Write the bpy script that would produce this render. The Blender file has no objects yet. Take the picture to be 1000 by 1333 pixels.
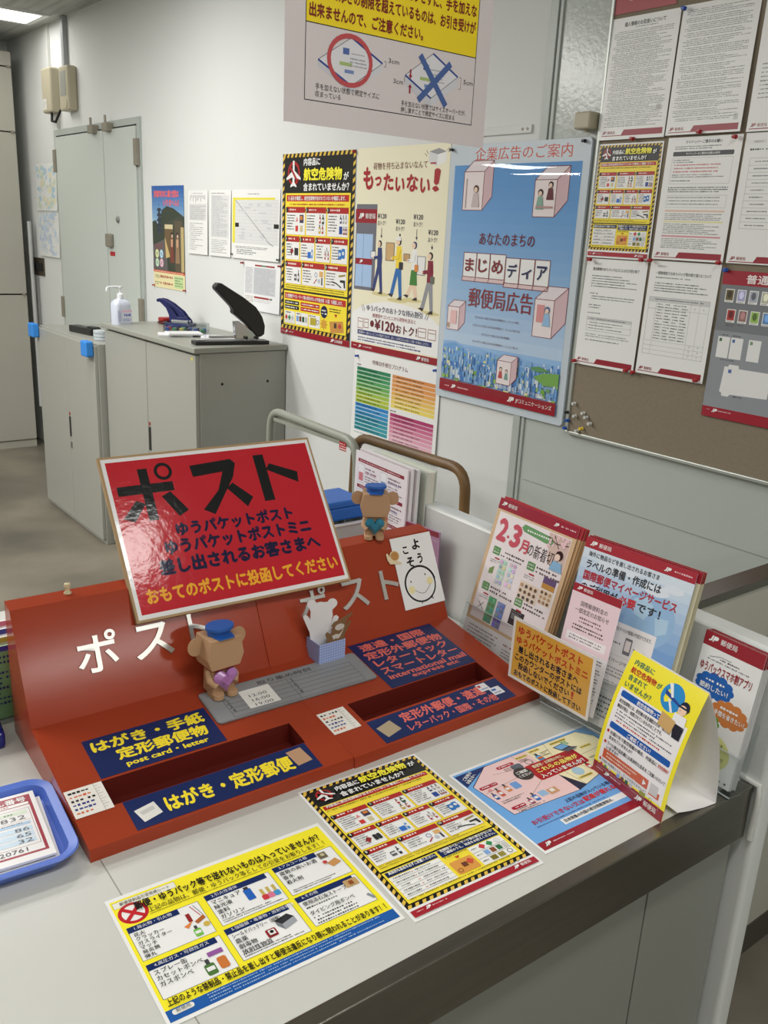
import bpy, math, random
from math import sin, cos, pi, radians as RAD
from mathutils import Matrix, Vector

SC = bpy.context.scene
COL = SC.collection
CT = 0.85            # counter top height
XW = 2.085           # poster wall plane
CEIL = 2.775

# ------------------------------------------------------------------ camera
cam_d = bpy.data.cameras.new('camera')
cam = bpy.data.objects.new('camera', cam_d)
COL.objects.link(cam)
cam.location = (0, 0, CT + 0.785)
cam.rotation_euler = (RAD(72.6327), RAD(-2.74797), RAD(-37.7827))
cam_d.sensor_fit = 'VERTICAL'
cam_d.sensor_height = 24.0
cam_d.lens = 24.0 * 1158.1 / 1333.0
cam_d.clip_start = 0.05
SC.camera = cam

# ------------------------------------------------------------------ world and light
SC.view_settings.view_transform = 'Standard'
SC.view_settings.look = 'None'
SC.view_settings.exposure = -0.10
SC.view_settings.gamma = 1.0
SC.view_settings.use_curve_mapping = False
w = bpy.data.worlds.new('world')
SC.world = w
w.use_nodes = True
w.node_tree.nodes['Background'].inputs[0].default_value = (0.95, 0.98, 1.0, 1)
w.node_tree.nodes['Background'].inputs[1].default_value = 0.42


def area(name, loc, sx, sy, power, rot=(0, 0, 0), color=(1.0, 0.985, 0.95)):
    l = bpy.data.lights.new(name, 'AREA')
    l.shape = 'RECTANGLE'
    l.size, l.size_y, l.energy, l.color = sx, sy, power, color
    o = bpy.data.objects.new(name, l)
    COL.objects.link(o)
    o.location, o.rotation_euler = loc, rot
    return o


for (lx, ly, p) in ((-1.1, 4.6, 78), (-2.9, 4.6, 34), (-0.6, 2.95, 42), (0.75, 3.9, 34), (-2.5, 2.9, 30), (0.54, 0.0, 19), (-1.3, 0.0, 12),  # unseen lamps; the back one nearest the poster wall is added to brighten it
                    (1.55, -2.56, 44), (-0.5, -2.56, 20)):
    area('ceiling_and_fill_lamp', (lx, ly, CEIL - 0.02), 1.25, 0.28, p)

# ------------------------------------------------------------------ colour and materials
def lin(c):
    out = []
    for v in c[:3]:
        v = v / 255.0
        out.append(v / 12.92 if v <= 0.04045 else ((v + 0.055) / 1.055) ** 2.4)
    return (*out, 1.0)


_M = {}


def ink(c, finish='matte'):
    """printed colour: one procedural material per colour and paper finish"""
    c = tuple(int(v) for v in c)
    k = (c, finish)
    if k in _M:
        return _M[k]
    m = bpy.data.materials.new('print_%s_%02x%02x%02x' % ((finish,) + c))
    m.use_nodes = True
    nt = m.node_tree
    b = nt.nodes['Principled BSDF']
    b.inputs['Base Color'].default_value = lin(c)
    if finish == 'matte':
        b.inputs['Roughness'].default_value = 0.6
        b.inputs['Specular IOR Level'].default_value = 0.25
    else:
        b.inputs['Roughness'].default_value = {'gloss': 0.16, 'lam': 0.10, 'satin': 0.34}[finish]
        b.inputs['Specular IOR Level'].default_value = 0.45
        tc = nt.nodes.new('ShaderNodeTexCoord')
        nz = nt.nodes.new('ShaderNodeTexNoise')
        nz.inputs['Scale'].default_value = {'gloss': 9.0, 'lam': 55.0, 'satin': 12.0}[finish]
        nz.inputs['Detail'].default_value = 3.0
        bp = nt.nodes.new('ShaderNodeBump')
        bp.inputs['Strength'].default_value = {'gloss': 0.10, 'lam': 0.085, 'satin': 0.06}[finish]
        bp.inputs['Distance'].default_value = 0.004
        nt.links.new(tc.outputs['Object'], nz.inputs['Vector'])
        nt.links.new(nz.outputs['Fac'], bp.inputs['Height'])
        nt.links.new(bp.outputs['Normal'], b.inputs['Normal'])
    _M[k] = m
    return m


def mat(name, c, rough=0.5, metal=0.0, spec=0.5, noise=0.0, nscale=8.0, bump=0.0, bscale=60.0, coat=0.0, c2=None, detail=4.0, stretch=None):
    if name in _M:
        return _M[name]
    m = bpy.data.materials.new(name)
    m.use_nodes = True
    nt = m.node_tree
    b = nt.nodes['Principled BSDF']
    b.inputs['Roughness'].default_value = rough
    b.inputs['Metallic'].default_value = metal
    b.inputs['Specular IOR Level'].default_value = spec
    b.inputs['Coat Weight'].default_value = coat
    b.inputs['Coat Roughness'].default_value = 0.08
    tc = nt.nodes.new('ShaderNodeTexCoord')
    mp = nt.nodes.new('ShaderNodeMapping')
    if stretch:
        mp.inputs['Scale'].default_value = stretch
    nt.links.new(tc.outputs['Object'], mp.inputs['Vector'])
    nz = nt.nodes.new('ShaderNodeTexNoise')
    nz.inputs['Scale'].default_value = nscale
    nz.inputs['Detail'].default_value = detail
    nt.links.new(mp.outputs['Vector'], nz.inputs['Vector'])
    rp = nt.nodes.new('ShaderNodeValToRGB')
    a = lin(c)
    if c2 is not None:
        z = lin(c2)
        rp.color_ramp.elements[0].position, rp.color_ramp.elements[1].position = 0.35, 0.65
    else:
        z = tuple(v * (1 - noise) for v in a[:3]) + (1,)
        rp.color_ramp.elements[0].position, rp.color_ramp.elements[1].position = 0.3, 0.7
    rp.color_ramp.elements[0].color = z
    rp.color_ramp.elements[1].color = a
    nt.links.new(nz.outputs['Fac'], rp.inputs['Fac'])
    nt.links.new(rp.outputs['Color'], b.inputs['Base Color'])
    if bump:
        n2 = nt.nodes.new('ShaderNodeTexNoise')
        n2.inputs['Scale'].default_value = bscale
        n2.inputs['Detail'].default_value = 3.0
        nt.links.new(mp.outputs['Vector'], n2.inputs['Vector'])
        bp = nt.nodes.new('ShaderNodeBump')
        bp.inputs['Strength'].default_value = bump
        bp.inputs['Distance'].default_value = 0.003
        nt.links.new(n2.outputs['Fac'], bp.inputs['Height'])
        nt.links.new(bp.outputs['Normal'], b.inputs['Normal'])
    _M[name] = m
    return m


def clear(name, tint=(0.97, 0.985, 0.985), gloss=0.05):
    """thin clear plastic: mostly see-through with a sharp reflection at grazing angles"""
    if name in _M:
        return _M[name]
    m = bpy.data.materials.new(name)
    m.use_nodes = True
    nt = m.node_tree
    nt.nodes.remove(nt.nodes['Principled BSDF'])
    out = nt.nodes['Material Output']
    tr = nt.nodes.new('ShaderNodeBsdfTransparent')
    tr.inputs['Color'].default_value = (*tint, 1)
    gl = nt.nodes.new('ShaderNodeBsdfGlossy')
    gl.inputs['Roughness'].default_value = gloss
    lw = nt.nodes.new('ShaderNodeLayerWeight')
    lw.inputs['Blend'].default_value = 0.5
    pw = nt.nodes.new('ShaderNodeMath'); pw.operation = 'POWER'; pw.inputs[1].default_value = 4.0
    fr = nt.nodes.new('ShaderNodeMath'); fr.operation = 'MULTIPLY_ADD'; fr.inputs[1].default_value = 0.7; fr.inputs[2].default_value = 0.03
    nt.links.new(lw.outputs['Facing'], pw.inputs[0])
    nt.links.new(pw.outputs[0], fr.inputs[0])
    mx = nt.nodes.new('ShaderNodeMixShader')
    nt.links.new(fr.outputs[0], mx.inputs[0])
    nt.links.new(tr.outputs[0], mx.inputs[1])
    nt.links.new(gl.outputs[0], mx.inputs[2])
    nt.links.new(mx.outputs[0], out.inputs['Surface'])
    _M[name] = m
    return m


def emit(name, c, s):
    m = bpy.data.materials.new(name)
    m.use_nodes = True
    b = m.node_tree.nodes['Principled BSDF']
    b.inputs['Base Color'].default_value = (0.8, 0.8, 0.8, 1)
    b.inputs['Emission Color'].default_value = (*c, 1)
    b.inputs['Emission Strength'].default_value = s
    return m


# ------------------------------------------------------------------ mesh building
def tag(o, label=None, cat=None, group=None, kind=None):
    if label: o['label'] = label
    if cat: o['category'] = cat
    if group: o['group'] = group
    if kind: o['kind'] = kind
    return o


def thing(name, label, cat, M=None, group=None):
    o = bpy.data.objects.new(name, None)
    o.empty_display_size = 0.05
    COL.objects.link(o)
    if M is not None: o.matrix_world = M
    return tag(o, label, cat, group)


def T(x=0, y=0, z=0): return Matrix.Translation((x, y, z))
def RZ(a): return Matrix.Rotation(RAD(a), 4, 'Z')
def RX(a): return Matrix.Rotation(RAD(a), 4, 'X')
def RY(a): return Matrix.Rotation(RAD(a), 4, 'Y')


class MB:
    def __init__(s):
        s.v, s.f, s.m = [], [], []

    def add(s, vs, fs, mi=0):
        n = len(s.v)
        s.v += [tuple(p) for p in vs]
        for f in fs:
            s.f.append([n + i for i in f])
            s.m.append(mi)
        return s

    def box(s, x0, y0, z0, x1, y1, z1, mi=0, M=None):
        vs = [(x0, y0, z0), (x1, y0, z0), (x1, y1, z0), (x0, y1, z0), (x0, y0, z1), (x1, y0, z1), (x1, y1, z1), (x0, y1, z1)]
        if M is not None: vs = [M @ Vector(p) for p in vs]
        return s.add(vs, [(0, 3, 2, 1), (4, 5, 6, 7), (0, 1, 5, 4), (1, 2, 6, 5), (2, 3, 7, 6), (3, 0, 4, 7)], mi)

    def tube(s, path, r, n=12, mi=0, caps=True, closed=False):
        P = [Vector(p) for p in path]
        k = len(P)
        rs = r if isinstance(r, (list, tuple)) else [r] * k
        vs, fs = [], []
        up = None
        for i, p in enumerate(P):
            a = P[i - 1] if (i > 0 or closed) else P[i]
            b = P[(i + 1) % k] if (i < k - 1 or closed) else P[i]
            d = (b - a).normalized()
            if up is None:
                up = Vector((0, 0, 1)) if abs(d.z) < 0.9 else Vector((1, 0, 0))
            sx = d.cross(up)
            sx.normalize()
            up = sx.cross(d).normalized()
            for j in range(n):
                t = 2 * pi * j / n
                vs.append(p + (sx * cos(t) + up * sin(t)) * rs[i])
        rng = k if closed else k - 1
        for i in range(rng):
            for j in range(n):
                a, b = i * n + j, i * n + (j + 1) % n
                c, d = ((i + 1) % k) * n + (j + 1) % n, ((i + 1) % k) * n + j
                fs.append((a, b, c, d))
        if caps and not closed:
            fs.append(tuple(range(n))[::-1])
            fs.append(tuple((k - 1) * n + j for j in range(n)))
        return s.add(vs, fs, mi)

    def cyl(s, p0, p1, r0, r1=None, n=20, mi=0):
        return s.tube([p0, p1], [r0, r0 if r1 is None else r1], n, mi)

    def lathe(s, prof, n=24, mi=0, M=None):
        vs, fs = [], []
        for r, z in prof:
            for j in range(n):
                t = 2 * pi * j / n
                p = Vector((r * cos(t), r * sin(t), z))
                vs.append(M @ p if M is not None else p)
        for i in range(len(prof) - 1):
            for j in range(n):
                fs.append((i * n + j, i * n + (j + 1) % n, (i + 1) * n + (j + 1) % n, (i + 1) * n + j))
        fs.append(tuple(range(n))[::-1])
        fs.append(tuple((len(prof) - 1) * n + j for j in range(n)))
        return s.add(vs, fs, mi)

    def prism(s, poly, z0, z1, mi=0, M=None):
        n = len(poly)
        vs = [Vector((x, y, z0)) for x, y in poly] + [Vector((x, y, z1)) for x, y in poly]
        if M is not None: vs = [M @ p for p in vs]
        fs = [tuple(range(n))[::-1], tuple(range(n, 2 * n))] + [(i, (i + 1) % n, n + (i + 1) % n, n + i) for i in range(n)]
        return s.add(vs, fs, mi)

    def ball(s, c, rx, ry=None, rz=None, nu=16, nv=10, mi=0):
        ry = rx if ry is None else ry
        rz = rx if rz is None else rz
        vs, fs = [], []
        for i in range(1, nv):
            a = pi * i / nv
            for j in range(nu):
                t = 2 * pi * j / nu
                vs.append((c[0] + rx * sin(a) * cos(t), c[1] + ry * sin(a) * sin(t), c[2] + rz * cos(a)))
        top = len(vs)
        vs += [(c[0], c[1], c[2] + rz), (c[0], c[1], c[2] - rz)]
        for i in range(nv - 2):
            for j in range(nu):
                fs.append((i * nu + j, (i + 1) * nu + j, (i + 1) * nu + (j + 1) % nu, i * nu + (j + 1) % nu))
        for j in range(nu):
            fs.append((top, j, (j + 1) % nu))
            fs.append((top + 1, (nv - 2) * nu + (j + 1) % nu, (nv - 2) * nu + j))
        return s.add(vs, fs, mi)

    def build(s, name, mats, parent=None, M=None, bevel=0.0, smooth=None, segs=2):
        me = bpy.data.meshes.new(name)
        me.from_pydata(s.v, [], s.f)
        for m in (mats if isinstance(mats, (list, tuple)) else [mats]):
            me.materials.append(m)
        me.polygons.foreach_set('material_index', s.m)
        if smooth is not None:
            me.polygons.foreach_set('use_smooth', [True] * len(s.f))
            me.set_sharp_from_angle(angle=RAD(smooth))
        me.update()
        o = bpy.data.objects.new(name, me)
        COL.objects.link(o)
        if parent is not None: o.parent = parent
        if M is not None: o.matrix_local = M
        if bevel:
            b = o.modifiers.new('bevel', 'BEVEL')
            b.width, b.segments, b.limit_method = bevel, segs, 'ANGLE'
        return o


def rrect(x0, y0, x1, y1, r, n=6):
    out = []
    for cx, cy, a0 in ((x1 - r, y1 - r, 0), (x0 + r, y1 - r, 90), (x0 + r, y0 + r, 180), (x1 - r, y0 + r, 270)):
        for i in range(n + 1):
            a = RAD(a0 + 90 * i / n)
            out.append((cx + r * cos(a), cy + r * sin(a)))
    return out


def oval(cx, cy, rx, ry, n=24):
    return [(cx + rx * cos(2 * pi * i / n), cy + ry * sin(2 * pi * i / n)) for i in range(n)]


def text_mesh(body, bold=0.0, res=2, extrude=0.0):
    cu = bpy.data.curves.new('t', 'FONT')
    cu.body, cu.size, cu.resolution_u, cu.offset, cu.extrude = body, 1.0, res, bold, extrude
    o = bpy.data.objects.new('t', cu)
    me = bpy.data.meshes.new_from_object(o)
    vs = [tuple(v.co) for v in me.vertices]
    fs = [tuple(p.vertices) for p in me.polygons]
    bpy.data.objects.remove(o)
    bpy.data.curves.remove(cu)
    bpy.data.meshes.remove(me)
    return vs, fs


class Sheet:
    """a printed sheet: paper and its printing in one mesh. Drawing units are mm * k, y runs down from the top edge"""
    def __init__(s, w, h, paper=(236, 236, 234), finish='matte', k=1.0, seed=1):
        s.w, s.h, s.k, s.fin = w * k, h * k, k, finish
        s.paper, s.ops = paper, []
        s.rnd = random.Random(seed)

    def poly(s, pts, c, L=1):
        s.ops.append(([(x, y) for x, y in pts], [tuple(range(len(pts)))], c, L))

    def rect(s, x, y, w, h, c, L=1):
        s.poly([(x, y), (x + w, y), (x + w, y + h), (x, y + h)], c, L)

    def rr(s, x, y, w, h, r, c, L=1): s.poly(rrect(x, y, x + w, y + h, r, 4), c, L)
    def circ(s, x, y, r, c, L=2, ry=None, n=24): s.poly(oval(x, y, r, ry or r, n), c, L)

    def ring(s, x, y, r, t, c, L=2, ry=None, n=28):
        ry = ry or r
        vs = oval(x, y, r, ry, n) + oval(x, y, r - t, ry - t, n)
        s.ops.append((vs, [(i, (i + 1) % n, n + (i + 1) % n, n + i) for i in range(n)], c, L))

    def line(s, x1, y1, x2, y2, t, c, L=2):
        d = math.hypot(x2 - x1, y2 - y1) or 1
        nx, ny = -(y2 - y1) / d * t / 2, (x2 - x1) / d * t / 2
        s.poly([(x1 + nx, y1 + ny), (x2 + nx, y2 + ny), (x2 - nx, y2 - ny), (x1 - nx, y1 - ny)], c, L)

    def path(s, pts, t, c, L=2):
        for a, b in zip(pts, pts[1:]): s.line(*a, *b, t, c, L)

    def frame(s, x, y, w, h, t, c, L=2):
        s.rect(x, y, w, t, c, L); s.rect(x, y + h - t, w, t, c, L)
        s.rect(x, y, t, h, c, L); s.rect(x + w - t, y, t, h, c, L)

    def text(s, body, x, y, w, h, c, L=6, bold=0.0, rot=0.0, res=2):
        """fit the writing exactly into the box x, y, w, h (rot turns it about the box centre); h or w None keeps proportion"""
        vs, fs = text_mesh(body, 0.0, res)
        if not vs: return
        if bold:
            b_, n_, v0, f0 = bold * 1.15, len(vs), vs, fs
            vs, fs, cp = [], [], []
            for i, (dx, dy) in enumerate(((-1, 0), (1, 0), (0, -1), (0, 1)) if bold > .014 else ((-.7, 0), (.7, 0))):
                vs += [(v[0] + dx * b_, v[1] + dy * b_) for v in v0]
                fs += [tuple(j + i * n_ for j in f) for f in f0]
                cp += [i] * n_
        x0, x1 = min(v[0] for v in vs), max(v[0] for v in vs)
        y0, y1 = min(v[1] for v in vs), max(v[1] for v in vs)
        if not bold: cp = [0] * len(vs)
        bw, bh = x1 - x0, y1 - y0
        if w is None: w = bw * h / bh
        if h is None: h = bh * w / bw
        a = RAD(rot)
        cx, cy = x + w / 2, y + h / 2
        out = []
        for v, c_ in zip(vs, cp):
            px, py = (v[0] - x0) / bw * w - w / 2, h / 2 - (v[1] - y0) / bh * h
            out.append((cx + px * cos(a) - py * sin(a), cy + px * sin(a) + py * cos(a), c_))
        s.ops.append((out, fs, c, L))

    def greek(s, x, y, w, n, lh, fs, c=(70, 70, 72), L=5, ragged=0.35, indent=0.0):
        """rows of print too small to read"""
        R = s.rnd
        vs, ff = [], []
        for i in range(n):
            yy = y + i * lh
            end = w * (1 - ragged * (R.random() if R.random() < 0.6 else 0.05))
            px = indent * fs if R.random() < 0.4 else 0
            while px < end:
                cw = fs * R.uniform(0.55, 0.85)
                if R.random() < 0.07:
                    px += fs * 0.7
                    continue
                hh = fs * R.uniform(0.35, 0.75)
                t0 = yy + (fs - hh) / 2
                k = len(vs)
                vs += [(x + px, t0), (x + px + cw, t0), (x + px + cw, t0 + hh), (x + px, t0 + hh)]
                ff.append((k, k + 1, k + 2, k + 3))
                px += fs
        if ff: s.ops.append((vs, ff, c, L))

    def logo(s, x, y, h, c=(255, 255, 255), L=6, name='郵便局', rev=None):
        """slanted two letter mark followed by the office name"""
        s.poly([(x + .55 * h, y), (x + .85 * h, y), (x + .62 * h, y + .8 * h), (x + .3 * h, y + h), (x, y + h), (x + .05 * h, y + .78 * h), (x + .3 * h, y + .74 * h)], c, L)
        s.poly([(x + .95 * h, y), (x + 1.6 * h, y), (x + 1.75 * h, y + .2 * h), (x + 1.62 * h, y + .55 * h), (x + 1.35 * h, y + .68 * h), (x + 1.0 * h, y + .68 * h), (x + .9 * h, y + h), (x + .65 * h, y + h)], c, L)
        if rev: s.poly([(x + 1.18 * h, y + .2 * h), (x + 1.42 * h, y + .2 * h), (x + 1.34 * h, y + .46 * h), (x + 1.1 * h, y + .46 * h)], rev, L + 1)
        if name: s.text(name, x + 2.2 * h, y + .02 * h, None, h * .98, c, L, bold=.01)

    def build(s, name, M=None, parent=None, th=0.0003, warp=None, seg=1, dz=0.00005):
        """lie in local xy, x right, y up from the bottom left corner, printed side to +z"""
        W, H, k = s.w / 1000, s.h / 1000, s.k / 1000
        if warp: seg = max(seg, 22)
        mats, idx = [], {}

        def mi(c):
            c = tuple(int(q) for q in c)
            if c not in idx:
                idx[c] = len(mats)
                mats.append(ink(c, s.fin))
            return idx[c]
        V, F, MI = [], [], []
        pm = mi(s.paper)
        for layer, z in ((0, th), (1, 0.0)):
            n0 = len(V)
            for j in range(seg + 1):
                V += [(0, H * j / seg, z), (W, H * j / seg, z)]
            for j in range(seg):
                a = n0 + 2 * j
                F.append((a, a + 1, a + 3, a + 2) if layer == 0 else (a + 2, a + 3, a + 1, a))
                MI.append(pm)
        n1 = 2 * (seg + 1)
        per = [2 * j for j in range(seg + 1)] + [2 * j + 1 for j in range(seg, -1, -1)]
        for a, b in zip(per, per[1:] + per[:1]):
            F.append((a, b, b + n1, a + n1))
            MI.append(pm)
        rank = 0
        for pts, fs, c, L in sorted(s.ops, key=lambda o_: o_[3]):
            n0 = len(V)
            rank += 1
            z = th + dz + rank * 8e-6
            if len(pts[0]) > 2: rank += 3
            if seg > 1 and len(pts) <= 8 and len(fs) == 1:
                ys = [p[1] for p in pts]
                if max(ys) - min(ys) > s.h / s.k / seg and len(pts) == 4:
                    q = int((max(ys) - min(ys)) / (s.h / s.k / seg)) + 1
                    a, b, cc, d = pts
                    for j in range(q + 1):
                        t = j / q
                        V += [((a[0] + (d[0] - a[0]) * t) * k, H - (a[1] + (d[1] - a[1]) * t) * k, z), ((b[0] + (cc[0] - b[0]) * t) * k, H - (b[1] + (cc[1] - b[1]) * t) * k, z)]
                    for j in range(q):
                        e = n0 + 2 * j
                        F.append((e, e + 2, e + 3, e + 1)); MI.append(mi(c))
                    continue
            for q_ in pts: V.append((q_[0] * k, H - q_[1] * k, z + (q_[2] * 8e-6 if len(q_) > 2 else 0)))
            for f in fs:
                p = [V[n0 + i] for i in f[:]]
                ar = sum(p[i][0] * p[(i + 1) % len(p)][1] - p[(i + 1) % len(p)][0] * p[i][1] for i in range(len(p)))
                F.append(tuple(n0 + i for i in (f if ar > 0 else f[::-1])))
                MI.append(mi(c))
        if warp: V = [warp(x, y, z, W, H) for x, y, z in V]
        me = bpy.data.meshes.new(name)
        me.from_pydata(V, [], F)
        for m in mats: me.materials.append(m)
        me.polygons.foreach_set('material_index', MI)
        if warp:
            me.polygons.foreach_set('use_smooth', [True] * len(F))
            me.set_sharp_from_angle(angle=RAD(40))
        me.update()
        o = bpy.data.objects.new(name, me)
        COL.objects.link(o)
        if parent is not None:
            o.parent = parent
            if M is not None: o.matrix_local = M
        elif M is not None:
            o.matrix_world = M
        return o


def wallM(y, z, off=0.002):
    """sheet on the poster wall: y is its left edge, z its bottom edge"""
    return Matrix(((0, 0, -1, XW - off), (-1, 0, 0, y), (0, 1, 0, z), (0, 0, 0, 1)))


def leanM(O, yaw, lean, roll=0.0):
    y, l, r = RAD(yaw), RAD(lean), RAD(roll)
    e1 = Vector((cos(y), sin(y), 0))
    n = Vector((sin(y), -cos(y), 0))
    up = Vector((0, 0, 1)) * cos(l) - n * sin(l)
    a = e1 * cos(r) + up * sin(r)
    b = -e1 * sin(r) + up * cos(r)
    c = a.cross(b)
    return Matrix(((a.x, b.x, c.x, O[0]), (a.y, b.y, c.y, O[1]), (a.z, b.z, c.z, O[2]), (0, 0, 0, 1)))


def curl(amt, side=0):
    def f(x, y, z, W, H):
        t = 1 - y / H
        return (x, y, z + amt * 0.55 * t ** 3 + amt * 0.25 * sin(pi * t))
    return f


RED = (165, 28, 44)
DRED = (150, 26, 42)
NAVY = (22, 40, 92)
YEL = (250, 232, 40)
BLK = (24, 24, 24)
WHT = (240, 240, 238)

# ================================================================== THE ROOM
m_plaster = mat('painted_plaster', (219, 221, 219), rough=0.75, noise=0.035, nscale=1.6, bump=0.12, bscale=140)
m_panel = mat('grey_green_steel_panel', (184, 190, 184), rough=0.20, spec=0.5, noise=0.03, nscale=2.0, bump=0.16, bscale=60)
m_trimsteel = mat('painted_steel_trim', (176, 183, 178), rough=0.35, noise=0.04)
m_ceil = mat('ceiling_board', (196, 198, 194), rough=0.8, noise=0.4, nscale=5, stretch=(5, .25, 1), bump=0.5, bscale=9)
m_floor = mat('worn_vinyl_floor', (138, 130, 116), rough=0.42, c2=(88, 84, 74), nscale=1.3, detail=9, bump=0.05)
m_dark = mat('dark_gap', (26, 25, 24), rough=0.8)
m_beige = mat('beige_locker_paint', (170, 168, 156), rough=0.45, noise=0.05, nscale=1.2)
m_door = mat('door_paint', (196, 203, 197), rough=0.4, noise=0.03, nscale=1.0)
m_brass = mat('tarnished_hinge', (150, 144, 130), rough=0.4, metal=0.2, noise=0.2)


def struct(name, mb, m, M=None, bevel=0.0, parent=None):
    return tag(mb.build(name, m, M=M, bevel=bevel, parent=parent), kind='structure')


struct('floor', MB().box(-5, -4, -0.1, 2.3, 7.3, 0), m_floor)
struct('ceiling', MB().box(-5, -4, CEIL, 2.3, 7.3, CEIL + 0.1), m_ceil)
struct('wall_right', MB().box(XW, 1.956, 0, XW + 0.15, 7.3, CEIL), m_plaster)
struct('wall_right_panel', MB().box(XW - 0.001, -4, 0, XW + 0.15, 1.956, CEIL), m_panel)
struct('wall_back', MB().box(-5, 7.05, 0, XW, 7.3, CEIL), m_plaster)
struct('wall_left', MB().box(-5.15, -4, 0, -5, 7.3, CEIL), m_plaster)
struct('wall_front', MB().box(-5, -4.15, 0, XW + 0.15, -4, CEIL), m_plaster)
t = MB().box(XW - 0.010, 1.927, 0, XW, 1.957, CEIL)
t.box(XW - 0.007, 1.911, 0, XW, 1.923, CEIL)
struct('trim_1', t, m_trimsteel, bevel=0.0015)

# steel double door in the poster wall
d = struct('door_1', MB().box(XW - 0.012, 4.818, 0, XW, 6.158, 2.162), m_trimsteel)
leafs = (('door_leaf', 5.312, 6.112), ('door_leaf', 4.858, 5.302))
for n, a, b in leafs:
    MB().box(XW - 0.022, a, 0.01, XW - 0.012, b, 2.118).build(n, m_door, parent=d, bevel=0.002)
MB().box(XW - 0.0135, 4.855, 2.119, XW - 0.012, 6.114, 2.127).build('top_gap', m_dark, parent=d)
MB().box(XW - 0.0135, 5.302, 0.0, XW - 0.012, 5.312, 2.12).build('leaf_gap', m_dark, parent=d)
for y0, z0 in ((6.118, 1.91), (6.118, 1.0), (4.838, 1.92), (4.838, 1.09)):
    MB().box(XW - 0.034, y0 - 0.016, z0, XW - 0.012, y0 + 0.024, z0 + 0.135).build('hinge', m_brass, parent=d, bevel=0.003)
MB().box(XW - 0.05, 5.205, 1.485, XW - 0.022, 5.275, 1.56).build('handle', m_brass, parent=d, bevel=0.008)
k_ = MB().lathe([(0.018, 0), (0.02, 0.006), (0.010, 0.012), (0.0, 0.0125)], 18).build('lock_cylinder', mat('lock_steel', (170, 170, 168), 0.3, 0.9), parent=d)
k_.matrix_local = T(XW - 0.022, 5.126, 1.64) @ RY(-90)
for yy in (5.425, 5.205):
    b_ = MB().box(XW - 0.055, yy - 0.035, 2.105, XW - 0.012, yy + 0.035, 2.15)
    b_.cyl((XW - 0.045, yy, 2.14), (XW - 0.045, yy, 2.19), 0.007)
    b_.build('door_stop', m_brass, parent=d, bevel=0.004)
tag(Sheet(75, 24, (176, 48, 52)).build('red_tag', T(XW - 0.0225, 5.268, 1.436) @ Matrix(((0, 0, -1, 0), (-1, 0, 0, 0), (0, 1, 0, 0), (0, 0, 0, 1))), d), 'small red tag')

# ceiling light in view
lt = thing('ceiling_light', 'bright recessed fluorescent light at the far end of the ceiling', 'ceiling light', T(1.36, 6.08, CEIL))
fr = MB()
for x0, y0, x1, y1 in ((-.64, -.19, .64, -.155), (-.64, .155, .64, .19), (-.64, -.155, -.605, .155), (.605, -.155, .64, .155)):
    fr.box(x0, y0, -0.012, x1, y1, 0.0)
fr.build('frame', mat('white_enamel', (228, 230, 228), 0.35), parent=lt)
MB().box(-.605, -.155, -0.008, .605, .155, -0.001).build('diffuser', emit('lit_tube_diffuser', (1.0, 0.98, 0.94), 9.0), parent=lt)

# tall beige lockers across the far end
lk = thing('locker', 'tall beige built-in locker wall at the far left end of the room', 'locker', T(1.985, 6.68, 0))
MB().box(-2.4, 0.0, 0.0, 0.0, 0.36, 2.66).build('carcass', m_beige, parent=lk)
MB().box(-2.4, -0.004, 0.0, 0.005, 0.0, 0.052).build('plinth', m_beige, parent=lk)
for z0, z1 in ((0.06, 1.098), (1.108, 2.162), (2.170, 2.562), (2.57, 2.655)):
    for x0, x1 in ((-0.8, 0.003), (-1.6, -0.806), (-2.4, -1.606)):
        MB().box(x0, -0.018, z0, x1, 0.0, z1).build('door', m_beige, parent=lk, bevel=0.003)
for z in (1.103, 2.166, 2.566):
    MB().box(-2.4, -0.003, z - 0.006, 0.002, 0.0, z + 0.006).build('door_gap', m_dark, parent=lk)
    MB().cyl((-0.02, -0.03, z), (-0.02, -0.004, z), 0.010, n=10).build('catch', m_brass, parent=lk)
pp = MB().tube([(2.035, 6.66, 0.3), (2.035, 6.66, 1.6)], 0.014, 12)
tag(pp.build('drain_pipe', mat('grey_pipe', (178, 180, 178), 0.5), smooth=40), 'thin grey pipe rising in the dark gap beside the beige lockers', 'pipe')

# ================================================================== COUNTERS
FC = T(1.205, 0.562, CT) @ RZ(-1.87)
m_lam = mat('counter_laminate', (204, 204, 198), rough=0.33, spec=0.4, noise=0.035, nscale=5, detail=7, bump=0.03, bscale=90)
m_steel = mat('brushed_steel', (138, 134, 126), rough=0.24, metal=0.92, noise=0.14, nscale=7, stretch=(0.6, 14, 14), bump=0.04, bscale=160)
m_cpanel = mat('counter_front_panel', (134, 136, 128), rough=0.42, noise=0.03, nscale=2)
m_white_lac = mat('white_lacquered_board', (214, 217, 214), rough=0.3, noise=0.03, nscale=3)
m_caulk = mat('white_caulk', (206, 206, 200), rough=0.6, noise=0.1, nscale=60, bump=0.4, bscale=90)
ct = thing('service_counter', 'long pale grey service counter with a steel front edge under the red posting boxes', 'counter', FC)
MB().box(-2.3, 0.022, -0.035, 0.0, 1.22, 0.0).build('countertop', m_lam, parent=ct)
sm = MB().box(-2.3, 0.0, -0.091, 0.0, 0.0221, 0.0006)
sm.build('steel_edge', m_steel, parent=ct, bevel=0.0015)
MB().box(-0.205, 0.018, -CT, 0.0, 0.036, -0.06).build('front_panel', m_cpanel, parent=ct, bevel=0.0012)
MB().box(-1.10, 0.018, -CT, -0.208, 0.036, -0.06).build('front_panel', m_cpanel, parent=ct, bevel=0.0012)
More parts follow.
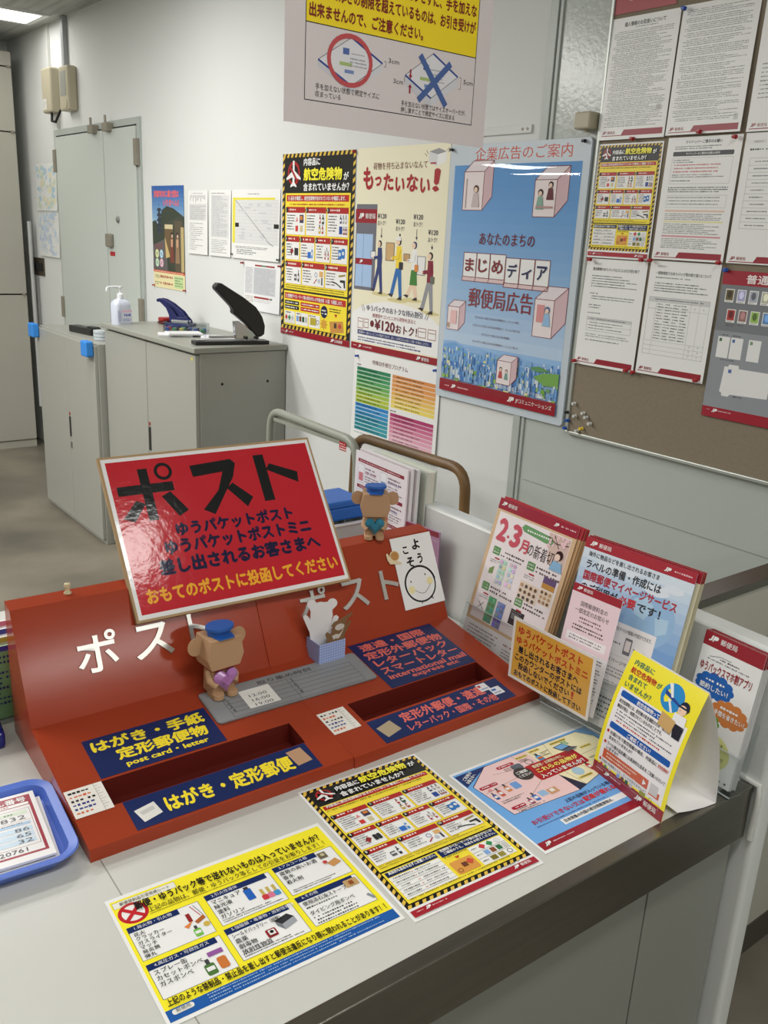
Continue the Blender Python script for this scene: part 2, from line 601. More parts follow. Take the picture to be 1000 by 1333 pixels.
MB().box(-2.3, 0.018, -CT, -1.103, 0.036, -0.06).build('front_panel', m_cpanel, parent=ct, bevel=0.0012)
MB().box(-2.29, 0.036, -CT, -0.004, 1.15, -0.035).build('carcass', m_cpanel, parent=ct)
MB().box(-0.890, 0.396, 0.00005, -0.8885, 0.02, 0.0003).build('joint_line', mat('joint_grey', (150, 148, 140), 0.5), parent=ct)

pt = thing('partition', 'low pale grey partition standing along the right end of the counter', 'partition', FC)
pm = MB().prism(rrect(0.010, -0.012, 0.052, 0.985, 0.010, 5), -CT, 0.222)
pm.build('board', m_white_lac, parent=pt, bevel=0.006, smooth=35)
cb = MB().tube([(0.006, 0.03, 0.003), (0.006, -0.006, 0.002), (0.006, -0.008, -0.03), (0.006, -0.006, -0.094)], 0.0055, 8)
cb.build('caulk_bead', m_caulk, parent=pt, smooth=60)

FH = T(1.268, 0.806, 1.03) @ RZ(-0.6)
hc = thing('low_wall', 'low grey wall with a steel cap and dark skirting beyond the counter partition', 'low wall', FH)
MB().box(0, 0.0, -0.017, 0.810, 0.048, 0.0).build('steel_cap', m_steel, parent=hc, bevel=0.001)
MB().box(0, 0.004, -0.95, 0.810, 0.044, -0.017).build('panel', mat('low_wall_panel', (182, 180, 168), 0.45, noise=0.03), parent=hc)
MB().box(0, 0.0, -1.03, 0.810, 0.046, -0.95).build('skirting', mat('dark_skirting', (70, 67, 60), 0.4), parent=hc)
struct('trim_2', MB().box(XW - 0.0022, 0.9, 0.900, XW - 0.0008, 1.90, 0.9022), mat('panel_joint', (150, 155, 150), 0.5))
nt_ = Sheet(120, 150, (214, 213, 208))
nt_.greek(12, 18, 90, 6, 9, 4, (120, 120, 120))
tag(nt_.build('paper_notice', T(1.660, 0.8045, 0.87) @ RZ(-0.6) @ RX(90)), 'plain white paper notice taped to the front of the low grey wall', 'notice')
ck = MB().box(-0.012, -0.014, 0, 0.012, 0, 0.012).box(-0.006, -0.03, 0.003, 0.028, -0.010, 0.016)
tag(ck.build('black_clip', mat('black_clip_plastic', (24, 24, 24), 0.4), M=T(1.697, 0.8035, 0.868), bevel=0.002), 'small black clip at the foot of the white paper notice', 'clip')

# ================================================================== RED POSTING BOXES
m_red = mat('red_orange_paint', (160, 64, 40), rough=0.13, spec=0.12, noise=0.06, nscale=4, bump=0.02, bscale=30)
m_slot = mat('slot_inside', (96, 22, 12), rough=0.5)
m_letter = mat('satin_metal_letter', (196, 194, 188), rough=0.30, metal=0.7, noise=0.03)
SL = 260.3
LN, LH = (0.002, 0.018), (0.259, 0.059)
sd = Vector((0, LH[0] - LN[0], LH[1] - LN[1])).normalized()
sn = Vector((0, -sd.z, sd.y))
BK0, BK1, BK2 = (0.259, 0.059), (0.338, 0.220), (0.367, 0.225)
bd = Vector((0, BK1[0] - BK0[0], BK1[1] - BK0[1])).normalized()
bn = Vector((0, -bd.z, bd.y))


def axesM(o, dy, dn): return Matrix(((1, 0, 0, o.x), (0, dy.y, dn.y, o.y), (0, dy.z, dn.z, o.z), (0, 0, 0, 1)))
def slopeM(u, s, lift=0.0): return axesM(Vector((u / 1000, LN[0], LN[1])) + sd * (s / 1000) + sn * lift, sd, sn)
def panelM(u, s, lift=0.0): return axesM(Vector((u / 1000, BK0[0], BK0[1])) + bd * (s / 1000) + bn * lift, bd, bn)


def note_sheet(k):
    s = Sheet(52, 55, (236, 232, 224), 'satin', seed=40 + k)
    for i, (c, ww) in enumerate((((30, 30, 34), 30), ((214, 110, 70), 26), ((30, 30, 34), 32), ((50, 60, 130), 30), ((60, 70, 140), 26), ((214, 110, 70), 24))):
        s.greek(4, 4 + i * 8, ww, 1, 8, 6, c, ragged=0.1)
    s.rect(40, 0, 0.6, 55, (150, 150, 146), 2)
    for i in range(9): s.rect(41, 5 + i * 5.4, 4 + 3 * (i % 2), 0.6, (140, 140, 140), 2)
    return s


def post_box(name, label, M, L, slot, kind):
    t = thing(name, label, 'posting box', M)
    us = [0, slot[0], slot[1], L]
    ss = [0, slot[2], slot[3], SL]
    mb = MB()
    P = lambda u, s: Vector((u / 1000, LN[0], LN[1])) + sd * (s / 1000)
    vs = [P(u, s) for s in ss for u in us]
    fs = [(j * 4 + i, j * 4 + i + 1, (j + 1) * 4 + i + 1, (j + 1) * 4 + i) for j in range(3) for i in range(3) if not (i == 1 and j == 1)]
    mb.add(vs, fs)
    l = L / 1000
    # sides, front, back panel, top ledge, rear
    prof = [(0, 0), LN, BK0, BK1, BK2, (BK2[0], 0)]
    for x, o in ((0, 1), (l, -1)):
        mb.add([(x, y, z) for y, z in prof], [tuple(range(6))[::o]])
    for (y0, z0), (y1, z1) in ((prof[0], prof[1]), (prof[2], prof[3]), (prof[3], prof[4]), (prof[4], prof[5])):
        mb.add([(0, y0, z0), (l, y0, z0), (l, y1, z1), (0, y1, z1)], [(0, 1, 2, 3)])
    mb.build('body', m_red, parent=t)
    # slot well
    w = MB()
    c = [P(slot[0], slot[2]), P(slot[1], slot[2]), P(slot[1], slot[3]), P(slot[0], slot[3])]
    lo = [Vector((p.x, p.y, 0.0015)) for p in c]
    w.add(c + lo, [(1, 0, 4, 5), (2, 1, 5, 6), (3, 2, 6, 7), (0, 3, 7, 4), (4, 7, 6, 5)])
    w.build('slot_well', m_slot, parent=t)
    # raised metal letters
    for ch, (x0, x1, s0, s1) in zip('ポスト', kind['letters']):
        vv, ff = text_mesh(ch, 0.012, 4, 0.5)
        ax0, ax1 = min(v[0] for v in vv), max(v[0] for v in vv)
        ay0, ay1 = min(v[1] for v in vv), max(v[1] for v in vv)
        q = MB().add([((x0 + (v[0] - ax0) / (ax1 - ax0) * (x1 - x0)) / 1000, (s0 + (v[1] - ay0) / (ay1 - ay0) * (s1 - s0)) / 1000, (v[2] + 0.5) * 0.003) for v in vv], ff)
        tag(q.build('letter', m_letter, parent=t, M=panelM(0, 0, 0.0002)), 'metal letter ' + ch)
    # blue labels and paper note
    a = Sheet(kind['top'][2], kind['top'][3], NAVY, 'satin')
    kind['draw_top'](a)
    a.build('upper_label', slopeM(kind['top'][0], kind['top'][1], 0.0003), t)
    b = Sheet(287, 57, NAVY, 'satin')
    kind['draw_low'](b)
    b.build('lower_label', slopeM(65, 4, 0.0003), t)
    tag(note_sheet(kind['seed']).build('paper_note', slopeM(1.5, 58, 0.0004), t), 'white handwritten paper note')
    return t


LY, LS = (250, 226, 52), (226, 110, 98)


def top_left(s):
    s.text('はがき・手紙', 8, 6, 176, 26, LY, bold=.035)
    s.text('定形郵便物', 36, 35, 142, 26, LY, bold=.035)
    s.text('post card・letter', 42, 66, 128, 14, LY, bold=.03)


def low_left(s):
    s.text('はがき・定形郵便', 50, 13, 200, 32, LY, bold=.035)
    s.poly([(8, 22), (38, 16), (42, 40), (14, 47)], (228, 226, 220), 2)
    s.poly([(14, 27), (34, 23), (35, 30), (16, 34)], (200, 200, 196), 3)
    s.poly([(250, 8), (276, 6), (280, 38), (254, 41)], (190, 150, 118), 7)


def top_right(s):
    s.text('速達・国際', 16, 6, 150, 22, LS, bold=.03)
    s.text('定形外郵便物', 10, 31, 178, 23, LS, bold=.03)
    s.text('レターパック', 14, 57, 170, 21, LS, bold=.03)
    s.text('スマートレター', 12, 81, 178, 20, LS, bold=.03)
    s.text('international mail', 14, 104, 178, 14, LS, bold=.025)
    s.text('express etc', 56, 120, 110, 12, LS, bold=.025)


def low_right(s):
    s.text('定形外郵便・速達', 58, 5, 184, 24, LS, bold=.03)
    s.text('レターパック・国際・その他', 56, 33, 196, 18, LS, bold=.02)
    s.poly([(6, 20), (38, 12), (44, 38), (12, 46)], (178, 160, 132), 3)
    s.rect(236, 2, 22, 20, (226, 228, 232), 7); s.rect(238, 5, 6, 6, (190, 40, 50), 8); s.rect(239, 15, 16, 3, (150, 160, 190), 8)
    s.rect(252, 20, 24, 20, (226, 228, 232), 7); s.rect(255, 24, 10, 5, (60, 110, 180), 8); s.rect(255, 33, 16, 3, (150, 160, 190), 8)


post_box('counter_post_box', 'left red-orange posting box with yellow lettering on its blue labels', T(.3159, .959, CT) @ RZ(-2.2), 404.8, (52, 355, 62, 113),
         dict(letters=((83, 147, 60, 122), (174, 238, 62, 116), (268, 303, 64, 120)), top=(55, 117, 194, 86), draw_top=top_left, draw_low=low_left, seed=1))
post_box('counter_post_box', 'right red-orange posting box with salmon pink lettering on its blue labels', T(.7209, .9414, CT) @ RZ(-0.8), 408.0, (64, 355, 66, 115),
         dict(letters=((82, 140, 60, 118), (170, 231, 62, 116), (265, 306, 64, 120)), top=(160, 117, 196, 139), draw_top=top_right, draw_low=low_right, seed=2))

UL = T(.3159, .959, CT) @ RZ(-2.2)
UR = T(.7209, .9414, CT) @ RZ(-0.8)

# grey collection time plate lying across both boxes
m_plate = mat('grey_anodised_plate', (142, 144, 146), rough=0.38, metal=0.35, noise=0.03)
pl = thing('collection_time_plate', 'long grey plate of collection times lying across both red boxes', 'sign', UL @ slopeM(252, 153, 0.0012))
MB().prism(rrect(0, 0, .304, .082, .008), 0, .002).build('plate', m_plate, parent=pl)
ps = Sheet(300, 78, (142, 144, 146), 'satin')
g = (52, 54, 58)
ps.text('取り集め時刻', 100, 6, 104, 10, g, bold=.01)
for i in range(6): ps.rect(28, 20 + i * 11, 250, 0.6, g, 2)
for x in (28, 150, 278): ps.rect(x, 20, 0.6, 55, g, 2)
for i, ch in enumerate('1234'): ps.text(ch, 32, 33 + i * 11 - 10, None, 8, g)
for i, ch in enumerate('5678'): ps.text(ch, 156, 33 + i * 11 - 10, None, 8, g)
ps.build('printed_face', T(.002, .002, .002), pl, th=0.0002)
for i, tx in enumerate(('', '12:00', '16:00', '19:00')):
    st = Sheet(56, 11.5, (234, 233, 228), 'satin')
    if tx: st.text(tx, 12, 2.2, 32, 7, (70, 70, 72))
    tag(st.build('time_strip', T(.062, .002 + .078 - .0315 - i * .0118, .0026), pl), 'white paper strip ' + ('reading ' + tx if tx else 'left blank'))

# ivory push pin on the left box
pn = MB().lathe([(0.006, 0), (0.006, 0.002), (0.0032, 0.005), (0.0036, 0.009), (0.0052, 0.0125), (0.0045, 0.0165), (0.0, 0.018)], 18)
tag(pn.build('push_pin', mat('ivory_plastic', (206, 190, 150), 0.35), M=UL @ T(.092, .356, .2232), smooth=60), 'ivory push pin on top of the left red box', 'push pin')

# ================================================================== PRINTED MATTER
GOLD = (226, 188, 74)


def plane_icon(s, x, y, r):
    s.circ(x, y, r, (172, 38, 40), 3)
    s.circ(x, y, r * .74, BLK, 4)
    W_ = (238, 238, 236)
    s.poly([(x - r * .13, y - r * 1.05), (x + r * .13, y - r * 1.05), (x + r * .17, y + r * .75), (x + r * .5, y + r * 1.0), (x + r * .5, y + r * 1.15), (x, y + r * 1.02), (x - r * .5, y + r * 1.15), (x - r * .5, y + r * 1.0), (x - r * .17, y + r * .75)], W_, 5)
    s.poly([(x - r * .12, y - r * .25), (x - r * 1.15, y + r * .35), (x - r * 1.15, y + r * .55), (x - r * .12, y + r * .3)], W_, 5)
    s.poly([(x + r * .12, y - r * .25), (x + r * 1.15, y + r * .35), (x + r * 1.15, y + r * .55), (x + r * .12, y + r * .3)], W_, 5)
    s.line(x - r * .62, y - r * .62, x + r * .62, y + r * .62, r * .22, (172, 38, 40), 6)


def stripes(s, x0, y0, x1, y1, t, c, step=12, L=2):
    n = int((x1 - x0) / step)
    for i in range(n):
        x = x0 + i * step + 2
        for y in (y0, y1 - t):
            s.poly([(x + 2, y), (x + step * .5 + 2, y), (x + step * .5 - 1, y + t), (x - 1, y + t)], c, L)
    n = int((y1 - y0) / step)
    for i in range(n):
        y = y0 + i * step + 3
        for x in (x0, x1 - t):
            s.poly([(x, y + 3), (x + t, y - 1), (x + t, y + step * .5 - 1), (x, y + step * .5 + 3)], c, L)


def bottle(s, x, y, w, h, c, cap=(70, 70, 74), L=4):
    s.rr(x, y + h * .3, w, h * .7, w * .2, c, L)
    s.rect(x + w * .3, y, w * .4, h * .32, cap, L)
    s.rect(x + w * .12, y + h * .5, w * .76, h * .25, (236, 236, 234), L + 1)


def goods(s, kind, x, y, w, h):
    """small pictures of dangerous goods in a box"""
    if kind == 0:
        s.rect(x + w * .62, y + 1, w * .3, h * .42, (70, 60, 90), 4); s.rect(x + w * .66, y + h * .1, w * .2, h * .2, (210, 130, 60), 5)
        s.poly([(x + w * .3, y + h * .42), (x + w * .42, y + h * .12), (x + w * .5, y + h * .36)], (220, 140, 140), 4)
        s.rect(x + w * .3, y + h * .6, w * .2, h * .3, (206, 60, 56), 4); s.rect(x + w * .66, y + h * .58, w * .2, h * .32, (206, 196, 150), 4)
    elif kind == 1:
        bottle(s, x + w * .55, y, w * .1, h * .45, (190, 40, 40)); bottle(s, x + w * .74, y, w * .16, h * .48, (40, 80, 60))
        bottle(s, x + w * .5, y + h * .5, w * .16, h * .46, (206, 170, 70)); bottle(s, x + w * .74, y + h * .5, w * .12, h * .46, (190, 80, 70))
    elif kind == 2:
        for i, c in enumerate(((60, 70, 110), (170, 172, 178), (190, 180, 160))): bottle(s, x + w * (.45 + .18 * i), y, w * .12, h * .42, c)
        s.rect(x + w * .42, y + h * .55, w * .22, h * .38, (40, 70, 150), 4)
        for i in range(3): bottle(s, x + w * (.7 + .1 * i), y + h * .55, w * .07, h * .4, (150, 44, 50))
    elif kind == 3:
        s.poly([(x + w * .05, y + h * .55), (x + w * .25, y + h * .3), (x + w * .42, y + h * .5), (x + w * .2, y + h * .8)], (156, 44, 52), 4)
        s.rr(x + w * .52, y + h * .3, w * .2, h * .5, 2, (44, 44, 48), 4); s.rr(x + w * .73, y + h * .3, w * .2, h * .5, 2, (44, 44, 48), 4)
    elif kind == 4:
        s.rect(x + w * .35, y + h * .5, w * .34, h * .4, (44, 110, 200), 4); bottle(s, x + w * .74, y + h * .1, w * .14, h * .8, (70, 150, 210), (230, 236, 240))
    elif kind == 5:
        for i, c in enumerate(((180, 60, 66), (206, 206, 206), (180, 60, 66))): bottle(s, x + w * (.5 + .16 * i), y + h * (.35 - .2 * (i == 1)), w * .11, h * .55, c)
    elif kind == 6:
        for i in (0, 1): s.rr(x + w * (.22 + .3 * i), y + h * (.22 - .08 * i), w * .3, h * .6, 2, (52, 120, 196), 4); s.circ(x + w * (.37 + .3 * i), y + h * (.5 - .08 * i), w * .1, (220, 226, 230), 5)
    elif kind == 7:
        s.rr(x + w * .4, y + h * .4, w * .24, h * .45, 1, (96, 96, 100), 4); s.rect(x + w * .42, y + h * .55, w * .2, h * .14, (220, 220, 220), 5); bottle(s, x + w * .74, y + h * .1, w * .12, h * .8, (40, 40, 46))
    elif kind == 8:
        s.ring(x + w * .5, y + h * .3, w * .09, 0.8, (60, 90, 150), 4); s.rect(x + w * .72, y + 1, w * .24, h * .36, (222, 176, 110), 4)
        s.line(x + w * .36, y + h * .9, x + w * .56, y + h * .58, 1.8, (176, 44, 56), 4); s.circ(x + w * .7, y + h * .7, w * .08, (190, 196, 206), 4); s.rect(x + w * .86, y + h * .45, w * .07, h * .5, (60, 60, 64), 4)
    else:
        s.line(x + w * .5, y + h * .22, x + w * .95, y + h * .12, 3, (160, 140, 80), 4)
        s.path([(x + w * .04, y + h * .62), (x + w * .35, y + h * .7), (x + w * .7, y + h * .95)], 2, (36, 36, 38), 4)
        s.poly([(x + w * .6, y + h * .45), (x + w * .95, y + h * .45), (x + w * .97, y + h * .95), (x + w * .88, y + h * .95), (x + w * .84, y + h * .62), (x + w * .6, y + h * .6)], (44, 44, 44), 4)


def goods_grid(s, rows):
    n = 0
    for y0, y1, cols in rows:
        for x0, x1 in cols:
            s.rect(x0, y0, x1 - x0, y1 - y0, (240, 240, 238), 3)
            s.frame(x0 - .6, y0 - .6, x1 - x0 + 1.2, y1 - y0 + 1.2, .6, (200, 150, 50), 3)
            s.rect(x0, y0, x1 - x0, 9, (176, 38, 36), 4)
            s.circ(x0 + 2, y0 + 4.5, 4.2, BLK, 5)
            s.text(str(n + 1), x0 - (0 if n < 9 else 1), y0 + 2.2, None, 4.6, WHT, 6, bold=.02)
            s.greek(x0 + 8, y0 + 1.8, min(24, x1 - x0 - 12), 1, 5, 4.6, (244, 226, 220), 5, ragged=.1)
            s.greek(x0 + 3, y0 + 12, (x1 - x0) * .42, int((y1 - y0 - 14) / 4.4), 4.4, 2.4, (70, 66, 66), 5)
            goods(s, n, x0 + (x1 - x0) * .30, y0 + 11, (x1 - x0) * .68, y1 - y0 - 13)
            n += 1


def hazard(k, fin, big):
    s = Sheet(210, 297, (238, 238, 236), fin, k, seed=7)
    if big:
        s.rect(0, 0, 210, 287, BLK, 1)
        stripes(s, 0, 0, 210, 287, 6, GOLD)
        plane_icon(s, 35, 31, 19)
        s.text('内容品に', 66, 8, 48, 12, WHT, bold=.03)
        s.text('航空危険物', 66, 23, 110, 20, (250, 240, 60), bold=.035)
        s.text('が', 180, 31, 14, 12, WHT, bold=.03)
        s.text('含まれていませんか？', 66, 46, 130, 13, WHT, bold=.03)
        s.rect(10, 62, 190, 157, (246, 224, 60), 2)
        s.rect(14, 65, 182, 10, (190, 40, 38), 3)
        s.text('① 品名を確認し、航空危険物が含まれていないか確認します。', 20, 66.5, 168, 7, WHT, bold=.02)
        s.greek(26, 78, 158, 1, 5, 3.2, (190, 70, 40), 5, ragged=.05)
        rows = ((84, 128, ((14, 72), (76, 134), (138, 196))), (131, 169, ((14, 56), (60, 102), (106, 148), (152, 196))), (172, 209, ((14, 63), (67, 133), (137, 196))))
        goods_grid(s, rows)
        s.greek(14, 211, 180, 2, 3.6, 2.2, (110, 100, 40), 5)
        s.rect(10, 222, 190, 58, (246, 224, 60), 2)
        s.rect(13, 225, 184, 10, (190, 40, 38), 3)
        s.text('② 危険物ラベル・マーク等の表示がないか外装全面（６面）を確認します。', 17, 226.5, 172, 7, WHT, bold=.02)
        for yy in (238, 246):
            s.rr(13, yy, 46, 6.4, 2, BLK, 3); s.greek(16, yy + 1.4, 38, 1, 4, 3.6, WHT, 5, ragged=.05)
            s.rect(64, yy, 58, 6.4, (190, 40, 38), 3); s.greek(68, yy + 1.4, 50, 1, 4, 3.6, WHT, 5, ragged=.05)
        s.circ(136, 248, 10, (26, 34, 70), 3, ry=10)
        s.greek(129, 244, 14, 2, 5, 3.6, WHT, 5, ragged=.05)
        s.greek(152, 240, 36, 2, 4, 2.6, BLK, 5); s.poly([(166, 249), (174, 249), (170, 254)], (190, 40, 38), 4)
        for x0, x1 in ((13, 46), (49, 88), (91, 124)): s.rect(x0, 256, x1 - x0, 21, (240, 240, 236), 3); s.greek(x0 + 2, 257, 18, 1, 3, 2.4, BLK, 5)
        for i, c in enumerate(((200, 60, 66), (52, 140, 80), (200, 200, 205))):
            x = 19 + i * 10; s.poly([(x, 262), (x + 4.5, 267), (x, 272), (x - 4.5, 267)], c, 4)
        for i, c in enumerate(((120, 160, 220), (120, 70, 40), (50, 90, 60), (190, 190, 190))): s.rect(52 + i * 9, 262, 6.5, 9, c, 4)
        s.rect(95, 261, 18, 12, (186, 170, 60), 4); s.ring(118, 267, 4, .8, BLK, 4)
        s.poly([(136 + (7 if i % 2 else 12) * cos(i * pi / 8), 268 + (6 if i % 2 else 10) * sin(i * pi / 8)) for i in range(16)], (214, 160, 60), 3)
        s.poly([(152, 262), (190, 258), (194, 276), (156, 280)], (206, 148, 74), 3); s.rect(166, 263, 7, 8, (80, 60, 50), 4); s.poly([(182, 262), (187, 267), (182, 272), (177, 267)], (200, 70, 60), 4)
        s.rect(0, 287, 210, 10, DRED, 3)
        s.logo(158, 289, 5.4, WHT, 6, '日本郵便')
        s.greek(6, 290, 8, 1, 4, 3, (226, 190, 190), 5, ragged=0); s.logo(17, 289.5, 4.4, WHT, 6, None); s.greek(28, 290, 14, 1, 4, 3, (226, 190, 190), 5, ragged=0)
    else:
        s.rect(4, 4, 202, 272, BLK, 1)
        stripes(s, 4, 4, 206, 276, 5.5, GOLD, 11)
        plane_icon(s, 31, 25, 13)
        s.text('内容品に', 51, 17, 40, 11, WHT, bold=.03)
        s.text('航空危険物', 93, 13, 84, 16, (250, 240, 60), bold=.035)
        s.text('が', 180, 18, 13, 11, WHT, bold=.03)
        s.text('含まれていませんか？', 51, 32, 112, 12, WHT, bold=.03)
        s.rect(11, 47, 188, 157, (246, 224, 60), 2)
        s.rect(14, 49, 181, 9, (190, 40, 38), 3)
        s.text('内容品に航空危険物が含まれていないか事前にご確認ください。', 18, 50.3, 172, 6.4, WHT, bold=.02)
        s.greek(15, 60.5, 165, 1, 5, 3, (90, 80, 40), 5, ragged=.05)
        rows = ((73, 114, ((14, 71), (75, 132), (136, 194))), (118, 155, ((14, 56), (60, 102), (106, 148), (152, 194))), (159, 192, ((14, 64), (68, 132), (136, 194))))
        goods_grid(s, rows)
        s.greek(14, 195, 178, 2, 3.6, 2.2, (110, 100, 40), 5)
        s.rect(11, 207, 188, 62, (246, 224, 60), 2)
        s.rect(14, 209, 80, 9, NAVY, 3); s.text('具体的な品名を必ずご記載ください。', 17, 210.5, 74, 6, WHT, bold=.02)
        s.rect(98, 208, 97, 14, NAVY, 3); s.text('危険物ラベル・マーク等の表示がないか', 101, 209, 90, 5.6, WHT, bold=.02); s.text('ご確認のうえ、発送をお控えください。', 103, 215.5, 88, 5.2, WHT, bold=.02)
        s.rect(14, 219.5, 79, 43, (240, 240, 236), 3)
        for i in range(5):
            s.rect(14, 227 + i * 8, 79, .4, (120, 120, 116), 4); s.greek(18, 222 + i * 8.2, 26, 1, 4, 2.8, (60, 60, 60), 5); s.greek(52, 222 + i * 8.2, 36, 1, 4, 2.8, (60, 60, 60), 5); s.rect(46, 223.4 + i * 8.2, 3, 1, (190, 60, 50), 5)
        s.greek(99, 224, 36, 1, 4, 2.6, BLK, 5); s.poly([(112, 229), (120, 229), (116, 233)], (190, 40, 38), 4)
        s.rr(98, 235, 36, 25, 3, (222, 156, 74), 3); s.rect(112, 243, 8, 8, (110, 60, 40), 4); s.poly([(126, 239), (132, 245), (126, 251), (120, 245)], (206, 80, 60), 4); s.ring(104, 254, 3.6, .7, (110, 60, 40), 4)
        s.rect(138, 224, 56, 38, (240, 240, 236), 3)
        for yy in (236.5, 249.5): s.rect(138, yy, 56, .5, (110, 110, 106), 4)
        for i, c in enumerate(((200, 60, 66), (52, 140, 80), (226, 226, 226))):
            x = 158 + i * 13; s.poly([(x, 225), (x + 5.4, 230.4), (x, 235.8), (x - 5.4, 230.4)], c, 4)
        for i, c in enumerate(((130, 170, 220), (140, 80, 50), (50, 110, 70), (200, 200, 196))): s.rect(153 + i * 10.4, 239, 8, 8.4, c, 4)
        s.rect(154, 252, 10, 8, (120, 110, 40), 4); s.rect(167, 252, 10, 8, (150, 140, 60), 4); s.ring(186, 256, 4, .7, BLK, 4)
        for yy in (229, 242, 255): s.greek(140, yy, 9, 1, 3, 2.4, BLK, 5, ragged=0)
        s.greek(14, 264, 165, 1, 4, 2.4, (110, 100, 40), 5)
        s.rect(4, 281, 202, 11, (168, 38, 52), 3)
        s.greek(10, 285, 10, 1, 4, 2.6, (226, 190, 190), 5, ragged=0); s.logo(23, 284, 5, WHT, 6, None); s.greek(34, 285, 22, 1, 4, 2.6, (226, 190, 190), 5, ragged=0)
        s.logo(166, 284, 5.4, WHT, 6, '郵便局')
        s.greek(150, 278, 40, 1, 3, 2, (110, 110, 110), 5)
    return s


# ---- the three sheets lying on the counter
def flatM(x, y, yaw, z=0.0005): return T(x, y, CT + z) @ RZ(yaw)


s = hazard(1.0, 'gloss', False)
tag(s.build('laminated_notice', T(.592, .6415, CT + .0005) @ RZ(-4.2)), 'black and yellow striped laminated notice lying on the counter, middle of three sheets', 'notice', )

s = Sheet(297, 210, (238, 238, 235), 'gloss', seed=3)
s.rect(4, 6, 289, 199, (250, 236, 50), 1)
s.rect(6, 9, 78, 11, (238, 236, 222), 2); s.frame(6, 9, 78, 11, .4, (120, 120, 100), 3)
s.text('郵便禁制品引受拒絶シート', 14, 11.5, 62, 6, (70, 70, 60))
s.circ(24, 35, 18, (196, 36, 44), 2); s.circ(24, 35, 13.5, (240, 238, 234), 3)
s.line(13, 24, 35, 46, 5, (196, 36, 44), 5); s.line(13, 46, 35, 24, 5, (196, 36, 44), 5)
s.text('郵便・ゆうパック等で送れないものは入っていませんか？', 28, 20, 254, 15, BLK, 7, bold=.025)
s.text('上記の品物は、郵便・ゆうパック等としての引受をお断りします！！', 40, 37, 242, 9, BLK, 7, bold=.01)
s.rect(40, 47.2, 240, .5, BLK, 6)
boxes = (('1.発火物・引火物', 8, 56, ('花火', 'クラッカー', 'ガスライター', 'マッチ', '発炎筒', '弾丸')), ('2.引火性液体', 105, 53, ('マニキュア', '除光液', '塗料', 'ガソリン')),
         ('3.アルコール類', 199, 51, ('度数の高いお酒', '香水', '着火剤')), ('4.高圧ガス・可燃性ガス', 8, 120, ('スプレー缶', 'カセットボンベ', 'ガスボンベ')),
         ('5.強酸類・毒薬物・放射性物質', 103, 116, ('シールドバッテリー（硫酸）', '農薬', '劇毒物', '放射性物質')), ('6.その他', 198, 113, ('使用済石油ストーブ', 'ダイビング用ボンベ')))
for i, (h, x, y, ls) in enumerate(boxes):
    bw, bh = 88, 57 if i < 3 else 54
    s.rect(x, y, bw, bh, (240, 240, 238), 2); s.frame(x, y, bw, bh, .5, (60, 60, 50), 3)
    s.rect(x, y, 62 if i in (0, 2) else bw * .93, 9.5, (24, 44, 96), 4); s.text(h, x + 8, y + 2, None, 5.6, (226, 228, 236), 6)
    lh = 7.4 if len(ls) > 4 else (9.2 if i != 5 else 18)
    for j, tx in enumerate(ls):
        s.text(tx, x + 4, y + 12 + j * lh, min(9.2 * len(tx) * (.72 if len(ls) > 4 else .82), 62), 6.2 if len(ls) > 4 else 7.4, BLK, 6, bold=.012)
        if i == 5: s.greek(x + 5, y + 21 + j * lh, 60, 1 if j == 0 else 3, 5, 3.4, (70, 70, 70), 5)
    if i in (1, 4, 2): s.greek(x + 4, y + bh - 9, 78, 2, 3.4, 2.2, (80, 80, 80), 5)
# little pictures
bottle(s, 73, 92, 9, 18, (120, 190, 80)); s.rect(74, 70, 5, 14, (150, 40, 44), 5); s.line(84, 60, 90, 80, 1, (200, 80, 90), 5); s.line(88, 60, 93, 80, 1, (150, 150, 160), 5)
s.poly([(66, 88), (78, 84), (70, 93)], (226, 130, 60), 5); s.poly([(80, 86), (93, 80), (94, 86), (82, 91)], (176, 100, 50), 5); s.circ(91, 96, 4, (210, 180, 80), 5)
s.rr(150, 68, 10, 20, 1.5, (40, 100, 190), 5); s.rect(152, 64, 6, 5, (60, 60, 70), 5)
for x, c in ((166, (206, 60, 70)), (174, (220, 120, 150)), (182, (70, 150, 206))): s.rr(x, 88, 8, 9, 2, c, 5); s.rect(x + 2, 77, 4, 11, (200, 176, 96), 5)
s.rect(262, 56, 12, 12, (120, 110, 90), 5); s.circ(268, 62, 3, (200, 190, 150), 6); s.poly([(266, 78), (280, 74), (284, 84), (270, 88)], (206, 150, 90), 5); s.circ(264, 76, 3, (200, 70, 60), 6)
bottle(s, 62, 146, 12, 24, (80, 120, 60)); s.rr(78, 150, 11, 18, 3, (206, 120, 60), 5); s.rect(72, 138, 18, 7, (150, 90, 160), 5)
s.poly([(160, 134), (178, 130), (184, 138), (166, 143)], (52, 52, 56), 5); s.poly([(160, 134), (166, 143), (166, 152), (160, 142)], (120, 124, 130), 5); s.poly([(166, 143), (184, 138), (184, 147), (166, 152)], (160, 164, 170), 5)
s.rr(143, 142, 13, 13, 2, (150, 40, 44), 5); s.rect(145.5, 144.5, 8, 8, (236, 232, 230), 6); s.circ(149.5, 148, 2.4, BLK, 7)
s.rr(264, 118, 19, 13, 2, (196, 160, 110), 5); s.rect(270, 122, 6, 6, (150, 80, 40), 6); s.line(280, 152, 285, 162, 4, (140, 150, 160), 5)
s.text('上記のような禁制品・禁止品を差し出すと郵便法違反になり罪に問われることがあります！！', 9, 176, 278, 11, BLK, 7, bold=.02)
s.rect(4, 189, 289, 16, (34, 92, 168), 2)
s.greek(50, 191, 226, 3, 4.2, 2.6, (150, 180, 220), 5)
